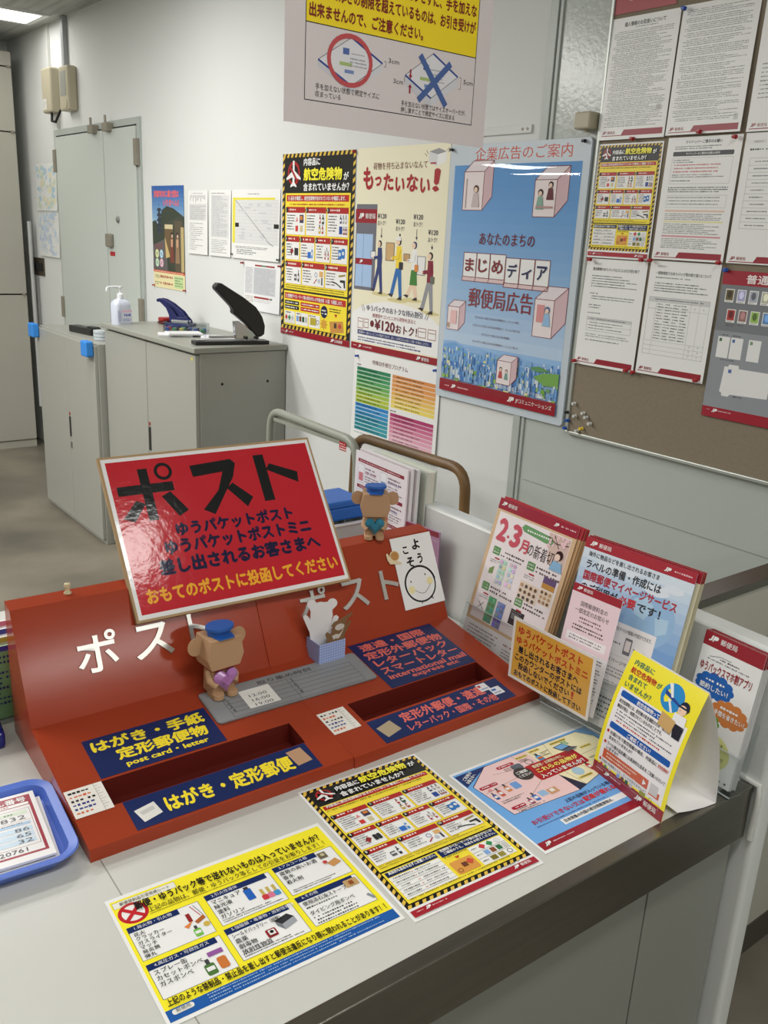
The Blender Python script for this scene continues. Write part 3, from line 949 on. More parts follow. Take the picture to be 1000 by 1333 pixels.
s.rr(10, 191, 24, 7, 3, (236, 236, 226), 3); s.text('郵便局', 14, 192.2, 16, 4.6, (50, 50, 60), 6)
tag(s.build('laminated_notice', flatM(.2905, .6725, -3.6)), 'yellow laminated notice listing things that cannot be posted, leftmost on the counter', 'notice')

s = Sheet(297, 210, (238, 238, 238), 'gloss', seed=5)
s.rect(4, 5, 289, 184, (112, 172, 232), 1)
s.poly([(5, 9), (68, 9), (5, 40)], (22, 46, 104), 3)
s.text('ご利用の', 10, 14, 26, 6.5, WHT, 6, bold=.02, rot=-27); s.text('お客さまへ', 10, 22, 28, 6.5, WHT, 6, bold=.02, rot=-27)
oc = [(70, 12), (262, 11), (282, 34), (282, 92), (210, 112), (150, 128), (24, 122), (16, 44)]
s.poly([(62, 10), (266, 9), (285, 33), (285, 95), (212, 116), (150, 131), (22, 125), (13, 43)], (30, 40, 70), 2)
s.poly([(63, 11), (150, 10.5), (150, 130), (23, 124), (14, 44)], (240, 206, 206), 3)
s.poly([(148, 10.5), (265, 10), (284, 34), (284, 94), (211, 115), (170, 125), (148, 80)], (244, 236, 196), 3)
for a in ((60, 34, 150, 50), (118, 12, 140, 42), (150, 12, 160, 42), (190, 11, 180, 42), (222, 64, 284, 60), (200, 82, 214, 114), (165, 84, 170, 124), (118, 82, 60, 112), (110, 56, 20, 66)): s.line(*a, .6, (120, 110, 100), 4)
s.poly(rrect(116, 43, 222, 84, 5, 4), (176, 34, 48), 5)
s.text('郵便物・お荷物の中に、', 128, 47, 66, 8, (240, 226, 190), 7, bold=.02)
s.text('これらの品物が', 126, 57, 88, 11, (250, 232, 120), 7, bold=.03); s.text('入っていませんか？', 122, 71, 94, 10.5, WHT, 7, bold=.03)
s.circ(104, 56, 16, (52, 52, 56), 6); s.text('ご確認', 93, 48, 22, 7, WHT, 7, bold=.02); s.text('ください！', 92, 57, 24, 6.5, WHT, 7, bold=.02)
for x, y, ww in ((76, 22, 34), (18, 50, 34), (28, 110, 26)): s.rr(x, y, ww, 7, 3, (176, 34, 60), 5); s.greek(x + 4, y + 2, ww - 8, 1, 4, 3.2, WHT, 6, ragged=0)
for x, y, ww in ((120, 17, 24), (152, 14, 22), (198, 14, 36), (170, 106, 30), (214, 98, 22), (244, 78, 30), (236, 46, 24)): s.rect(x, y, ww, 6, (226, 206, 110), 5); s.greek(x + 2, y + 1.6, ww - 4, 1, 4, 3, (50, 46, 30), 6, ragged=0)
for x, y, ww, n in ((84, 32, 26, 2), (26, 92, 44, 2), (32, 118, 56, 2), (166, 26, 18, 3), (200, 46, 30, 2), (244, 86, 28, 2), (120, 26, 18, 2), (228, 76, 14, 1)): s.greek(x, y, ww, n, 4, 2.6, (70, 66, 66), 6)
bottle(s, 24, 68, 7, 18, (60, 90, 160)); bottle(s, 36, 62, 8, 22, (200, 96, 80)); bottle(s, 52, 60, 9, 20, (214, 140, 90)); s.rr(66, 64, 14, 16, 3, (110, 160, 220), 5); s.poly([(24, 64), (32, 58), (34, 66)], (220, 150, 150), 5)
bottle(s, 62, 104, 8, 16, (180, 90, 120)); bottle(s, 74, 98, 9, 20, (60, 110, 190)); s.rect(88, 102, 14, 12, (150, 190, 226), 5); s.rect(104, 104, 18, 13, (206, 160, 120), 5); s.rect(108, 106, 8, 7, (240, 236, 230), 6)
s.rr(98, 30, 20, 14, 4, (90, 104, 120), 5); s.ring(134, 36, 7, 1.4, (120, 120, 116), 5); bottle(s, 152, 24, 12, 20, (80, 160, 220), (60, 70, 90)); s.rect(153, 35, 10, 5, (206, 110, 60), 7)
s.poly([(196, 26), (218, 24), (226, 38), (203, 40)], (60, 66, 80), 5); s.poly([(198, 27.5), (217, 25.6), (223, 36), (204, 38)], (120, 176, 226), 6); s.poly([(203, 40), (226, 38), (236, 44), (212, 47)], (96, 100, 108), 5)
for i in range(4): s.rect(218 + 6 * (i % 2), 20 + 6 * (i // 2), 5, 5, (150, 190, 150), 5)
s.circ(184, 94, 10, (170, 206, 226), 5); s.rr(206, 86, 8, 18, 3, (196, 50, 50), 5); s.rect(208, 82, 4, 5, (60, 60, 60), 5); s.rect(207, 92, 6, 5, WHT, 6)
s.text('上記の品物が入っている場合、', 108, 136, 104, 8, (30, 46, 96), 6, bold=.015)
s.text('お引受けできない又は', 30, 148, 104, 10, (190, 44, 76), 6, bold=.02); s.text('配達が遅れる', 136, 146, 66, 11, (206, 40, 50), 6, bold=.03); s.text('場合があります', 204, 147, 64, 10, (30, 46, 96), 6, bold=.02)
s.greek(30, 162, 150, 1, 4, 2.6, (60, 76, 130), 5)
s.rect(70, 167, 190, 12, (238, 240, 240), 3); s.text('日本発着の内国の航空搭載貨物は、', 74, 169.5, 100, 7, (40, 44, 60), 6, bold=.015)
s.rect(4, 189, 289, 16, DRED, 2); s.logo(12, 193, 7, WHT, 6, None); s.greek(28, 195, 40, 1, 4, 3, (226, 190, 196), 5, ragged=0)
tag(s.build('laminated_notice', flatM(.8165, .637, -3.2)), 'blue laminated notice with a pink and cream picture panel, rightmost sheet lying on the counter', 'notice')

# ---- posters on the wall
tag(hazard(515 / 210, 'satin', True).build('poster', wallM(3.392, 1.200)), 'black and yellow striped poster about dangerous goods, largest striped one on the white wall', 'poster')

s = Sheet(210, 297, (238, 232, 204), 'satin', 515 / 210, seed=11)
MR = (168, 34, 44)
s.text('荷物を持ち込まないなんて', 40, 21, 124, 10, (120, 60, 50), 6, bold=.005)
for i, (ch, x, y, ww, hh) in enumerate((('も', 16, 26, 25, 33), ('っ', 45, 40, 16, 14), ('た', 66, 36, 24, 24), ('い', 94, 42, 22, 20), ('な', 120, 38, 26, 24), ('い', 150, 44, 22, 20), ('！', 178, 32, 14, 30))): s.text(ch, x, y, ww, hh, MR, 6, bold=.035, rot=(-4, 3, -3, 4, -2, 4, 6)[i])
s.poly([(166, 10), (186, 6), (202, 11), (202, 24), (184, 29), (166, 24)], (150, 150, 152), 3); s.poly([(166, 10), (184, 14), (184, 29), (166, 24)], (216, 216, 216), 4); s.poly([(184, 14), (202, 11), (202, 24), (184, 29)], (236, 236, 234), 4); s.rect(170, 24, 12, 2, MR, 5)
for a in ((160, 8, 164, 13), (157, 12, 162, 16), (206, 6, 203, 10), (210, 9, 205, 12)): s.line(*a, .8, (90, 60, 50), 3)
# the office front
s.rect(2, 79, 52, 126, (112, 112, 122), 2); s.rect(0, 86, 54, 20, DRED, 3); s.logo(8, 92, 8, WHT, 6, '郵便局'); s.rect(4, 122, 42, 78, (168, 196, 232), 3); s.rect(22, 122, 1, 78, (120, 140, 180), 4); s.rect(4, 158, 42, 9, DRED, 4); s.logo(14, 160, 5, WHT, 6, None)
INKC = (40, 44, 70)


def walker(s, x, y, h, top, leg, item, hat=None, skirt=None, bag=None, hair=(40, 34, 34)):
    """a person striding to the left with something in their arms"""
    skin = (236, 206, 180)
    hd = h * .062
    s.circ(x, y + hd, hd, hair, 5); s.circ(x - hd * .35, y + hd * 1.15, hd * .8, skin, 6)
    if hat: s.poly([(x - hd * 1.5, y + hd * .6), (x - hd, y - hd * .2), (x + hd * .8, y - hd * .1), (x + hd, y + hd * .7)], hat, 7)
    t0, t1 = y + h * .135, y + h * .50
    s.poly([(x - h * .06, t0), (x + h * .07, t0), (x + h * .095, t0 + h * .18), (x + h * .085, t1), (x - h * .06, t1)], top, 4)
    s.poly([(x - h * .02, t0 + h * .05), (x + h * .05, t0 + h * .06), (x + h * .02, t0 + h * .2), (x - h * .17, t0 + h * .23), (x - h * .17, t0 + h * .17), (x - h * .04, t0 + h * .15)], top, 6)
    s.circ(x - h * .18, t0 + h * .2, h * .022, skin, 7)
    if skirt:
        s.poly([(x - h * .06, t1 - h * .02), (x + h * .085, t1 - h * .02), (x + h * .12, t1 + h * .24), (x - h * .09, t1 + h * .24)], skirt, 5)
        lg, y1 = skin, t1 + h * .22
    else: lg, y1 = leg, t1 - h * .01
    s.poly([(x - h * .06, y1), (x + h * .04, y1), (x - h * .10, y + h * .93), (x - h * .19, y + h * .92)], lg, 4)
    s.poly([(x - h * .02, y1), (x + h * .09, y1), (x + h * .14, y + h * .95), (x + h * .06, y + h * .96)], lg, 4)
    s.poly([(x - h * .19, y + h * .91), (x - h * .10, y + h * .92), (x - h * .13, y + h * .97), (x - h * .25, y + h * .93)], (60, 50, 50), 5)
    s.poly([(x + h * .06, y + h * .955), (x + h * .13, y + h * .94), (x + h * .14, y + h), (x + h * .0, y + h)], (60, 50, 50), 5)
    ic, iw, ih = item
    s.rect(x - h * .12 - iw, t0 + h * .17 - ih * .75, iw, ih, ic, 5); s.frame(x - h * .12 - iw, t0 + h * .17 - ih * .75, iw, ih, .6, INKC, 6)
    if bag: s.rr(x + h * .03, t0 + h * .25, h * .1, h * .12, 1.5, bag, 7)


s.circ(70, 208, 22, (216, 204, 150), 2, ry=3); s.circ(112, 214, 24, (216, 204, 150), 2, ry=3); s.circ(146, 211, 22, (216, 204, 150), 2, ry=3); s.circ(184, 226, 24, (216, 204, 150), 2, ry=3)
walker(s, 64, 130, 78, (54, 66, 120), (54, 66, 120), ((236, 236, 234), 12, 10))
walker(s, 110, 125, 88, (246, 214, 60), (50, 110, 176), ((206, 170, 120), 20, 26), hat=(236, 236, 234), bag=(50, 50, 60))
walker(s, 146, 129, 82, (238, 238, 236), (236, 206, 180), ((196, 156, 110), 14, 10), skirt=(70, 130, 60), bag=(220, 140, 70), hair=(40, 60, 110))
walker(s, 182, 142, 85, (136, 40, 60), (150, 150, 156), ((232, 232, 230), 18, 26), bag=(110, 110, 100))
for x, y in ((66, 92), (110, 99), (150, 92), (184, 112)):
    s.text('¥120', x - 10, y, 21, 7, INKC, 6, bold=.012); s.text('おトク！', x - 9, y + 10, 19, 6.5, INKC, 6, bold=.005)
for x, y0, y1 in ((67, 112, 127), (111, 119, 124), (149, 112, 127), (184, 132, 139)): s.line(x, y0, x, y1 - 3, 1, INKC, 5); s.poly([(x - 2.4, y1 - 4), (x + 2.4, y1 - 4), (x, y1)], INKC, 5)
s.poly([(0, 285), (0, 243)] + [(105 - 118 * cos(pi * i / 20), 262 - 44 * sin(pi * i / 20)) for i in range(3, 18)] + [(210, 243), (210, 285)], (240, 240, 238), 2)
s.text('ゆうパックのおトクな持込割引', 38, 226, 134, 9, (60, 50, 90), 6, bold=.01)
s.line(28, 226, 33, 236, .8, (60, 50, 90), 5); s.line(24, 228, 29, 237, .8, (60, 50, 90), 5); s.line(182, 236, 187, 226, .8, (60, 50, 90), 5); s.line(178, 235, 182, 226, .8, (60, 50, 90), 5)
s.text('郵便局やコンビニから荷物を送ると', 54, 238, 104, 6, (150, 40, 50), 6)
s.circ(53, 254, 5, (110, 40, 40), 4); s.text('¥120', 60, 246, 50, 16, (110, 30, 40), 6, bold=.02); s.text('おトク！', 112, 249, 50, 13, (110, 40, 50), 6, bold=.015)
for x, ww, hh in ((16, 14, 16), (32, 12, 14), (164, 18, 14), (186, 18, 15)): s.frame(x, 248, ww, hh, .9, (150, 60, 60), 4); s.rect(x + 2, 253, ww - 4, .9, (150, 60, 60), 4)
s.rect(16, 266, 180, 7, (30, 44, 110), 3); s.text('郵便局や一部のコンビニから発送できます。詳しくは窓口又はお近くの局へお尋ねください。', 20, 267.4, 172, 4.2, WHT, 6)
s.greek(18, 276, 176, 2, 4, 3, (70, 80, 130), 5)
s.rect(0, 287, 210, 10, DRED, 3); s.logo(164, 289, 5.4, WHT, 6, '郵便局'); s.logo(20, 289.5, 4.4, WHT, 6, None); s.greek(6, 290, 8, 1, 4, 3, (226, 190, 190), 5, ragged=0); s.greek(31, 290, 22, 1, 4, 3, (226, 190, 190), 5, ragged=0)
tag(s.build('poster', wallM(2.865, 1.202)), 'cream poster of four people walking in a row with parcels', 'poster')

# ---- framed blue poster, leaning out a little at the top
pb = thing('framed_poster', 'blue poster of cube shaped rooms above a town in a pale frame', 'poster', wallM(2.338, 1.103, 0.004))
MB().prism(rrect(0, 0, .585, .815, .012), 0, .008).build('backing_board', mat('frosted_board', (198, 208, 216), 0.3, noise=0.02), parent=pb)
s = Sheet(533, 728, (150, 190, 232), 'gloss', seed=9)
SB = (96, 152, 210)
n_ = 16
for i in range(n_):
    c = tuple(int(a + (b - a) * (i / (n_ - 1)) ** 1.6) for a, b in zip((104, 158, 214), (186, 208, 232)))
    s.rect(0, i * 562 / n_, 533, 562 / n_, c, 1)
BR = (126, 44, 52)


def cube(s, x, y, w, h, d, face=(240, 228, 228)):
    s.poly([(x, y), (x + w, y), (x + w, y + h), (x, y + h)], face, 3)
    s.poly([(x, y), (x + d, y - d * .8), (x + w + d, y - d * .8), (x + w, y)], (232, 222, 226), 3)
    s.poly([(x + w, y), (x + w + d, y - d * .8), (x + w + d, y + h - d), (x + w, y + h)], (214, 184, 190), 3)
    s.path([(x, y), (x + w, y), (x + w, y + h), (x, y + h), (x, y), (x + d, y - d * .8), (x + w + d, y - d * .8), (x + w + d, y + h - d), (x + w, y + h)], 1.8, BR, 5)
    s.line(x + w, y, x + w + d, y - d * .8, 1.8, BR, 5)


def figure(s, x, y, h, c, hair=(60, 40, 40)):
    s.circ(x, y, h * .13, hair, 6); s.circ(x, y + h * .03, h * .09, (238, 210, 190), 7)
    s.poly([(x - h * .12, y + h * .14), (x + h * .12, y + h * .14), (x + h * .2, y + h * .6), (x - h * .2, y + h * .6)], c, 6)


cube(s, 48, 20, 92, 116, 40); s.rect(60, 40, 4, 90, (200, 180, 180), 6); figure(s, 108, 72, 90, (206, 190, 190), (96, 70, 60))
cube(s, 360, 48, 86, 104, 46); figure(s, 386, 84, 78, (140, 176, 160)); figure(s, 424, 62, 70, (110, 60, 66)); s.rect(372, 122, 66, 5, (190, 150, 150), 8)
cube(s, 404, 388, 78, 112, 50); s.rect(416, 404, 30, 52, (220, 150, 150), 6); figure(s, 458, 418, 80, (150, 190, 226), (70, 100, 150))
cube(s, 12, 444, 58, 76, 28); s.rect(28, 456, 30, 44, (236, 190, 190), 6); s.circ(20, 506, 6, (190, 160, 130), 6, ry=9)
s.text('企業広告のご案内', 0, 0, 1, 1, SB, 0) if False else None
s.text('あなたのまちの', 140, 204, 240, 36, (120, 36, 44), 6, bold=.012)
xs = (72, 134, 196, 266, 328, 390)
for i, ch in enumerate('まじめディア'):
    yy = 266 if i < 3 else 274
    x = xs[i]
    ww = 62 if i != 2 else 70
    s.rect(x, yy, ww, 78, (240, 240, 238), 4); s.frame(x, yy, ww, 78, 2, BR, 5); s.poly([(x, yy + 78), (x + ww, yy + 78), (x + ww - 3, yy + 90), (x - 3, yy + 90)], (226, 200, 200), 4); s.path([(x, yy + 78), (x - 3, yy + 90), (x + ww - 3, yy + 90), (x + ww, yy + 78)], 2, BR, 5)
    s.text(ch, x + 10, yy + (18 if i != 4 else 30), ww - 20, 42 if i != 4 else 30, (130, 30, 40) if i < 3 else (40, 44, 90), 6, bold=.02)
s.text('郵便局広告', 110, 376, 286, 62, (140, 40, 46), 6, bold=.012)
for yy, ww in ((464, 200), (490, 214), (516, 126), (542, 208)): s.text('まちの人びとの身近にある日本の郵便局から、たくさんの想いを広告で届けます。'[:int(ww / 7)], 248 - ww / 2, yy, ww, 7.5, (110, 70, 90), 6)
R = random.Random(21)
s.poly([(0, 560), (60, 556), (110, 570), (170, 566), (260, 576), (340, 572), (430, 580), (533, 576), (533, 728), (0, 728)], (140, 180, 226), 3)
s.poly([(0, 572), (60, 562), (120, 584), (220, 590), (300, 600), (533, 604), (533, 640), (0, 640)], (112, 164, 218), 3)
for i in range(420):
    y = 585 + 120 * (i / 420.0)
    x = R.uniform(0, 525)
    q = (y - 560) / 140
    ww, hh = R.uniform(5, 11) * (.5 + q), R.uniform(10, 34) * (.45 + q * .8)
    c = R.choice(((84, 138, 206), (112, 164, 220), (158, 196, 230), (70, 120, 190), (214, 226, 236), (136, 180, 224)))
    if R.random() < .30: c, ww, hh = R.choice(((150, 190, 96), (120, 170, 70), (232, 228, 160), (110, 156, 110), (226, 232, 236))), ww * 1.4, hh * .4
    if y - hh < 572: continue
    x1 = min(x + ww, 533)
    s.poly([(x, y - hh), (x1, y - hh), (x1, min(y, 684)), (x, min(y, 684))], c, 4 + 9 * i / 420)
    if c[2] > 190 and ww > 8: s.poly([(x, y - hh), (x + (x1 - x) * .4, y - hh), (x + (x1 - x) * .4, min(y, 684)), (x, min(y, 684))], tuple(int(v * .82) for v in c), 4.01 + 9 * i / 420)
s.poly([(430, 622), (470, 606), (533, 600), (533, 640), (470, 644)], (120, 170, 84), 10); s.poly([(410, 596), (450, 588), (500, 598), (440, 606)], (96, 150, 96), 9)
s.rr(180, 684, 0.1, 0.1, 0.01, SB, 1)
cube(s, 272, 592, 62, 74, 26)
for k_ in range(len(s.ops) - 12, len(s.ops)): s.ops[k_] = s.ops[k_][:3] + (s.ops[k_][3] + 14,)
figure(s, 290, 618, 50, (190, 80, 80)); figure(s, 316, 622, 46, (120, 160, 150))
for k_ in range(len(s.ops) - 6, len(s.ops)): s.ops[k_] = s.ops[k_][:3] + (s.ops[k_][3] + 20,)
s.text('郵便局から心に届くコミュニケーションを。', 268, 668, 214, 12, (240, 240, 250), 20, bold=.012)
s.rect(0, 688, 533, 40, DRED, 15)
s.logo(330, 699, 17, WHT, 20, None); s.text('JPコミュニケーションズ', 366, 699, 152, 17, WHT, 20, bold=.012); s.greek(22, 706, 26, 1, 8, 8, (226, 190, 190), 20, ragged=0); s.logo(60, 702, 13, WHT, 20, None); s.greek(92, 705, 50, 1, 8, 7, (226, 190, 190), 20, ragged=0)
s.build('printed_sheet', T(.026, .026, .008), pb)
h_ = Sheet(400, 46, (198, 208, 216), 'satin')
h_.text('企業広告のご案内', 0, 4, 400, 38, (196, 76, 54), 6, bold=.01)
h_.build('heading', T(.118, .762, .0081), pb, th=.0001)

nx_, ny_ = 10, 40
vs = [(.026 + .533 * i / nx_, .026 + .728 * j / ny_, .0102 + .020 * max(0, sin(pi * j / ny_)) ** .6 * (.72 + .28 * sin(pi * (i + 1) / (nx_ + 2)))) for j in range(ny_ + 1) for i in range(nx_ + 1)]
fs = [(j * (nx_ + 1) + i, j * (nx_ + 1) + i + 1, (j + 1) * (nx_ + 1) + i + 1, (j + 1) * (nx_ + 1) + i) for j in range(ny_) for i in range(nx_)]
MB().add(vs, fs).build('clear_sleeve', clear('clear_sleeve', (1, 1, 1), gloss=0.03), parent=pb, smooth=80)

# ---- stamp issue programme
s = Sheet(364, 258, (236, 236, 234), 'satin', 1.41, seed=12)
s = Sheet(515, 350, (236, 236, 234), 'satin', 1.0, seed=12)
s.text('特殊切手発行プログラム', 118, 26, 214, 17, (110, 40, 44), 6, bold=.01)
gr = [(46, 130, 90), (56, 140, 92), (66, 150, 94), (84, 160, 92), (106, 170, 88), (130, 180, 80), (158, 190, 70), (180, 196, 64), (160, 186, 60), (40, 130, 196), (60, 150, 210), (50, 140, 190), (40, 140, 170), (50, 150, 170), (60, 156, 170), (56, 150, 164)]
for i, c in enumerate(gr):
    s.rect(22, 62 + i * 15.6, 212, 13.6, c, 2); s.greek(32, 65 + i * 15.6, 150, 1, 8, 7, tuple(int(v * .45) for v in c), 5)
og = [(214, 140, 80), (220, 150, 80), (222, 152, 82), (224, 160, 84), (228, 176, 90), (230, 190, 96), (234, 204, 100), (236, 214, 106)]
for i, c in enumerate(og):
    s.rect(246, 62 + i * 15.6, 250, 13.6, c, 2); s.greek(270, 65 + i * 15.6, 160, 1, 8, 7, tuple(int(v * .5) for v in c), 5)
pk = [(176, 60, 110), (190, 84, 130), (206, 110, 150), (214, 130, 160), (222, 150, 176), (226, 166, 186), (230, 180, 196)]
for i, c in enumerate(pk):
    s.rect(246, 206 + i * 15.6, 250, 13.6, c, 2); s.greek(270, 209 + i * 15.6, 160, 1, 8, 7, tuple(int(v * .5) for v in c), 5)
s.greek(20, 50, 24, 1, 8, 7, (90, 90, 90), 5); s.greek(246, 194, 34, 1, 8, 7, (90, 90, 90), 5); s.greek(22, 318, 300, 1, 8, 5, (130, 150, 160), 5)
s.rect(416, 338, 90, 12, DRED, 2); s.logo(426, 340, 8, WHT, 6, '日本郵便')
tag(s.build('poster', wallM(2.838, .848), warp=curl(.012)), 'white programme sheet of coloured rows hanging below the cream poster', 'poster')

# ================================================================== NOTICE BOARD
nb = thing('notice_board', 'large grey-brown notice board in a thin metal frame on the grey wall', 'notice board', wallM(1.733, 1.087, 0.001))
m_cork = mat('grey_brown_felt', (138, 126, 108), rough=0.9, noise=0.08, nscale=90, bump=0.25, bscale=220)
MB().box(0.006, 0.006, 0, 1.4, 1.25, .012).build('felt_panel', m_cork, parent=nb)
m_alu = mat('aluminium_frame', (186, 190, 184), rough=0.35, metal=0.5, noise=0.03)
MB().box(0, 0, 0, 1.406, .010, .018).build('frame_rail', m_alu, parent=nb, bevel=.002)
MB().box(0, 1.246, 0, 1.406, 1.256, .018).build('frame_rail', m_alu, parent=nb, bevel=.002)
MB().box(0, 0.010, 0, .010, 1.246, .018).build('frame_rail', m_alu, parent=nb, bevel=.002)
NB = 0.0145   # sheets hang just proud of the felt


def office_foot(s, w, y):
    s.logo(9, y - 3, 8, DRED, 6, '郵便局', rev=(236, 236, 234))
    s.poly([(72, y + 8), (80, y - 5), (w - 7, y - 5), (w - 7, y + 8)], DRED, 2)
    s.rect(7, y + 8, w - 14, 2, DRED, 2)


def a4(seed): return Sheet(210, 297, (236, 236, 234), 'satin', 1.0, seed)


hs = Sheet(190, 60, (160, 30, 42), 'satin')
hs.circ(52, 8, 24, WHT, 2); hs.text('１', 44, -9, 17, 34, (160, 30, 42), 5, bold=.03)
tag(hs.build('heading_card', wallM(1.722, 2.213, NB)), 'dark red heading card with a white numbered disc above the notices', 'sign')

s = a4(31)
s.text('個人情報のお取扱いについて', 40, 12, 128, 11, (60, 60, 62), 6, bold=.02); s.greek(76, 25, 70, 1, 4, 3.2, (110, 110, 110))
y = 33
for n in (2, 3, 3, 4, 10, 4, 8, 4, 10, 3, 4): s.greek(12, y, 186, n, 4.05, 2.9, (122, 122, 124), indent=3); y += n * 4.05 + 1.1
s.rr(174, 216, 14, 14, 1, (200, 200, 198), 2)
office_foot(s, 210, 278)
tag(s.build('notice', wallM(1.724, 1.906, NB), warp=curl(.010, 1)), 'white notice of dense small print directly below the red heading card', 'notice')
s = a4(32)
y = 12
for n in (4, 3, 4, 3, 4, 5, 4, 4, 3, 4, 3, 3, 4, 4, 2): s.greek(14, y, 182, n, 4.15, 2.9, (122, 122, 124), indent=3); y += n * 4.15 + 2.2
s.rr(186, 256, 12, 14, 1, (200, 200, 198), 2)
office_foot(s, 210, 282)
tag(s.build('notice', wallM(1.508, 1.908, NB), warp=curl(.016, 1)), 'white notice of dense small print in the top row, without any heading', 'notice')
s = a4(33)
s.greek(16, 150, 180, 9, 9, 4, (110, 110, 110)); office_foot(s, 210, 282)
tag(s.build('notice', wallM(1.285, 1.906, NB), warp=curl(.008)), 'white notice cut off by the photo edge at the right end of the top row', 'notice')

tag(hazard(1.0, 'satin', False).build('notice', wallM(1.724, 1.600, NB), warp=curl(.006)), 'small black and yellow striped dangerous goods notice pinned to the notice board', 'notice')
s = a4(34)
s.text('マイナンバーご提示のお願い', 52, 8, 104, 8, (50, 50, 52), 6, bold=.02); s.greek(24, 21, 164, 2, 5, 3.4, (90, 90, 92))
s.rr(20, 34, 172, 11, 3, (40, 40, 42), 2); s.text('マイナンバーのご提示が必要なお取引', 58, 36.5, 96, 6, WHT, 6, bold=.015)
s.frame(20, 49, 172, 62, .5, (130, 130, 130)); s.greek(24, 53, 60, 2, 5, 3.4, (70, 70, 72))
for i in range(3): s.greek(28, 64 + i * 8, 130, 1, 5, 4.2, (196, 50, 60) if i != 1 else (190, 40, 50), ragged=.1)
s.greek(26, 88, 160, 2, 5, 3.2, (90, 90, 92)); s.greek(24, 102, 60, 1, 5, 3.4, (60, 60, 62))
s.greek(20, 118, 172, 3, 5, 3.8, (50, 50, 52)); s.frame(20, 138, 172, 30, .5, (140, 140, 140)); s.greek(24, 142, 150, 3, 8, 3.4, (90, 90, 92))
s.rect(20, 174, 172, 4, (226, 190, 170), 2); s.rect(20, 200, 172, 4, (230, 224, 170), 2); s.rect(20, 236, 172, 4, (214, 150, 156), 2)
s.greek(22, 182, 165, 4, 4.4, 3, (110, 110, 112)); s.greek(22, 207, 165, 6, 4.4, 3, (110, 110, 112)); s.greek(22, 243, 165, 6, 4.4, 3, (110, 110, 112))
office_foot(s, 210, 282)
tag(s.build('notice', wallM(1.501, 1.606, NB), warp=curl(.012, 1)), 'white notice with a black banner and red lines beside the striped dangerous goods notice', 'notice')
s = a4(35)
s.rr(20, 16, 34, 7, 1, (222, 222, 222), 2); s.text('お知らせ', 25, 17.4, 22, 4.4, (90, 90, 90)); s.greek(16, 34, 150, 1, 8, 6, (60, 60, 62))
for i in range(10): s.rect(20, 56 + i * 16, 186, .5, (130, 130, 130), 2); s.greek(34, 62 + i * 16, 50, 1, 5, 4, (90, 90, 92))
s.frame(20, 56, 186, 160, .5, (130, 130, 130)); office_foot(s, 210, 284)
tag(s.build('notice', wallM(1.284, 1.607, NB), warp=curl(.008)), 'white notice with a ruled table, rightmost in the middle row of the board', 'notice')
s = a4(36)
s.rr(26, 10, 34, 7, 1, (226, 226, 226), 2); s.text('お知らせ', 31, 11.4, 22, 4.2, (90, 90, 90)); s.text('愛玩動物のゆうパックなどによる引き受け終了', 28, 23, 158, 9, (56, 56, 58), 6, bold=.015)
s.greek(28, 44, 158, 5, 7, 4.4, (80, 80, 82)); s.greek(28, 92, 40, 1, 6, 4.4, (80, 80, 82)); s.greek(34, 100, 150, 2, 6.5, 4, (90, 90, 92)); s.greek(28, 124, 40, 2, 7, 4.4, (80, 80, 82)); s.greek(28, 146, 46, 1, 7, 4.4, (80, 80, 82))
s.rect(28, 160, 156, 9, (206, 206, 206), 2); s.greek(36, 162.5, 130, 1, 5, 4, (80, 80, 82)); s.frame(28, 160, 156, 38, .6, (110, 110, 110)); s.rect(28, 182, 156, .5, (110, 110, 110)); s.rect(62, 160, .5, 38, (110, 110, 110)); s.greek(36, 173, 120, 3, 8, 3.6, (90, 90, 92))
s.greek(28, 206, 156, 2, 6, 3.4, (100, 100, 102)); s.greek(30, 222, 130, 1, 6, 4.2, (80, 80, 82)); office_foot(s, 210, 280)
tag(s.build('notice', wallM(1.724, 1.300, NB), warp=curl(.010, 1)), 'white notice with a short table, lower left on the notice board', 'notice')
s = a4(37)
s.rr(20, 10, 34, 7, 1, (226, 226, 226), 2); s.text('お知らせ', 25, 11.4, 22, 4.2, (90, 90, 90)); s.text('一部地域宛てのゆうパック等の取り扱いについて', 20, 26, 166, 9, (70, 70, 72), 6, bold=.01)
s.greek(22, 40, 110, 1, 6, 4.2, (90, 90, 92)); s.greek(22, 54, 166, 4, 6.6, 4.2, (90, 90, 92))
s.rect(12, 92, 184, 12, (208, 208, 208), 2); s.greek(30, 96, 150, 1, 5, 3.6, (80, 80, 82)); s.frame(12, 92, 184, 150, .6, (120, 120, 120))
for x in (36, 142, 168): s.rect(x, 92, .5, 150, (130, 130, 130), 2)
for yy in (104, 122, 206, 218, 230): s.rect(12, yy, 184, .5, (130, 130, 130), 2)
for i in range(13):
    for j in range(4): s.greek(40 + j * 25, 108 + i * 7.4, 20, 1, 5, 3.6, (80, 80, 82), ragged=.4)
for yy in (114, 210, 222, 234): s.ring(155, yy, 2.6, .5, (70, 70, 70)); s.line(179, yy - 1.6, 182, yy + 1.6, .6, (70, 70, 70)); s.line(182, yy - 1.6, 179, yy + 1.6, .6, (70, 70, 70))
office_foot(s, 210, 280)
tag(s.build('notice', wallM(1.505, 1.305, NB), warp=curl(.014, 1)), 'white notice filled by a large ruled table, lower middle on the notice board', 'notice')
s = Sheet(257, 364, (146, 150, 156), 'satin', seed=38)
s.rect(0, 0, 257, 34, (158, 28, 46), 1); s.text('普通切手', 64, 7, 120, 22, (240, 230, 230), 6, bold=.02)
s.rect(0, 34, 257, 112, (120, 123, 128), 1)
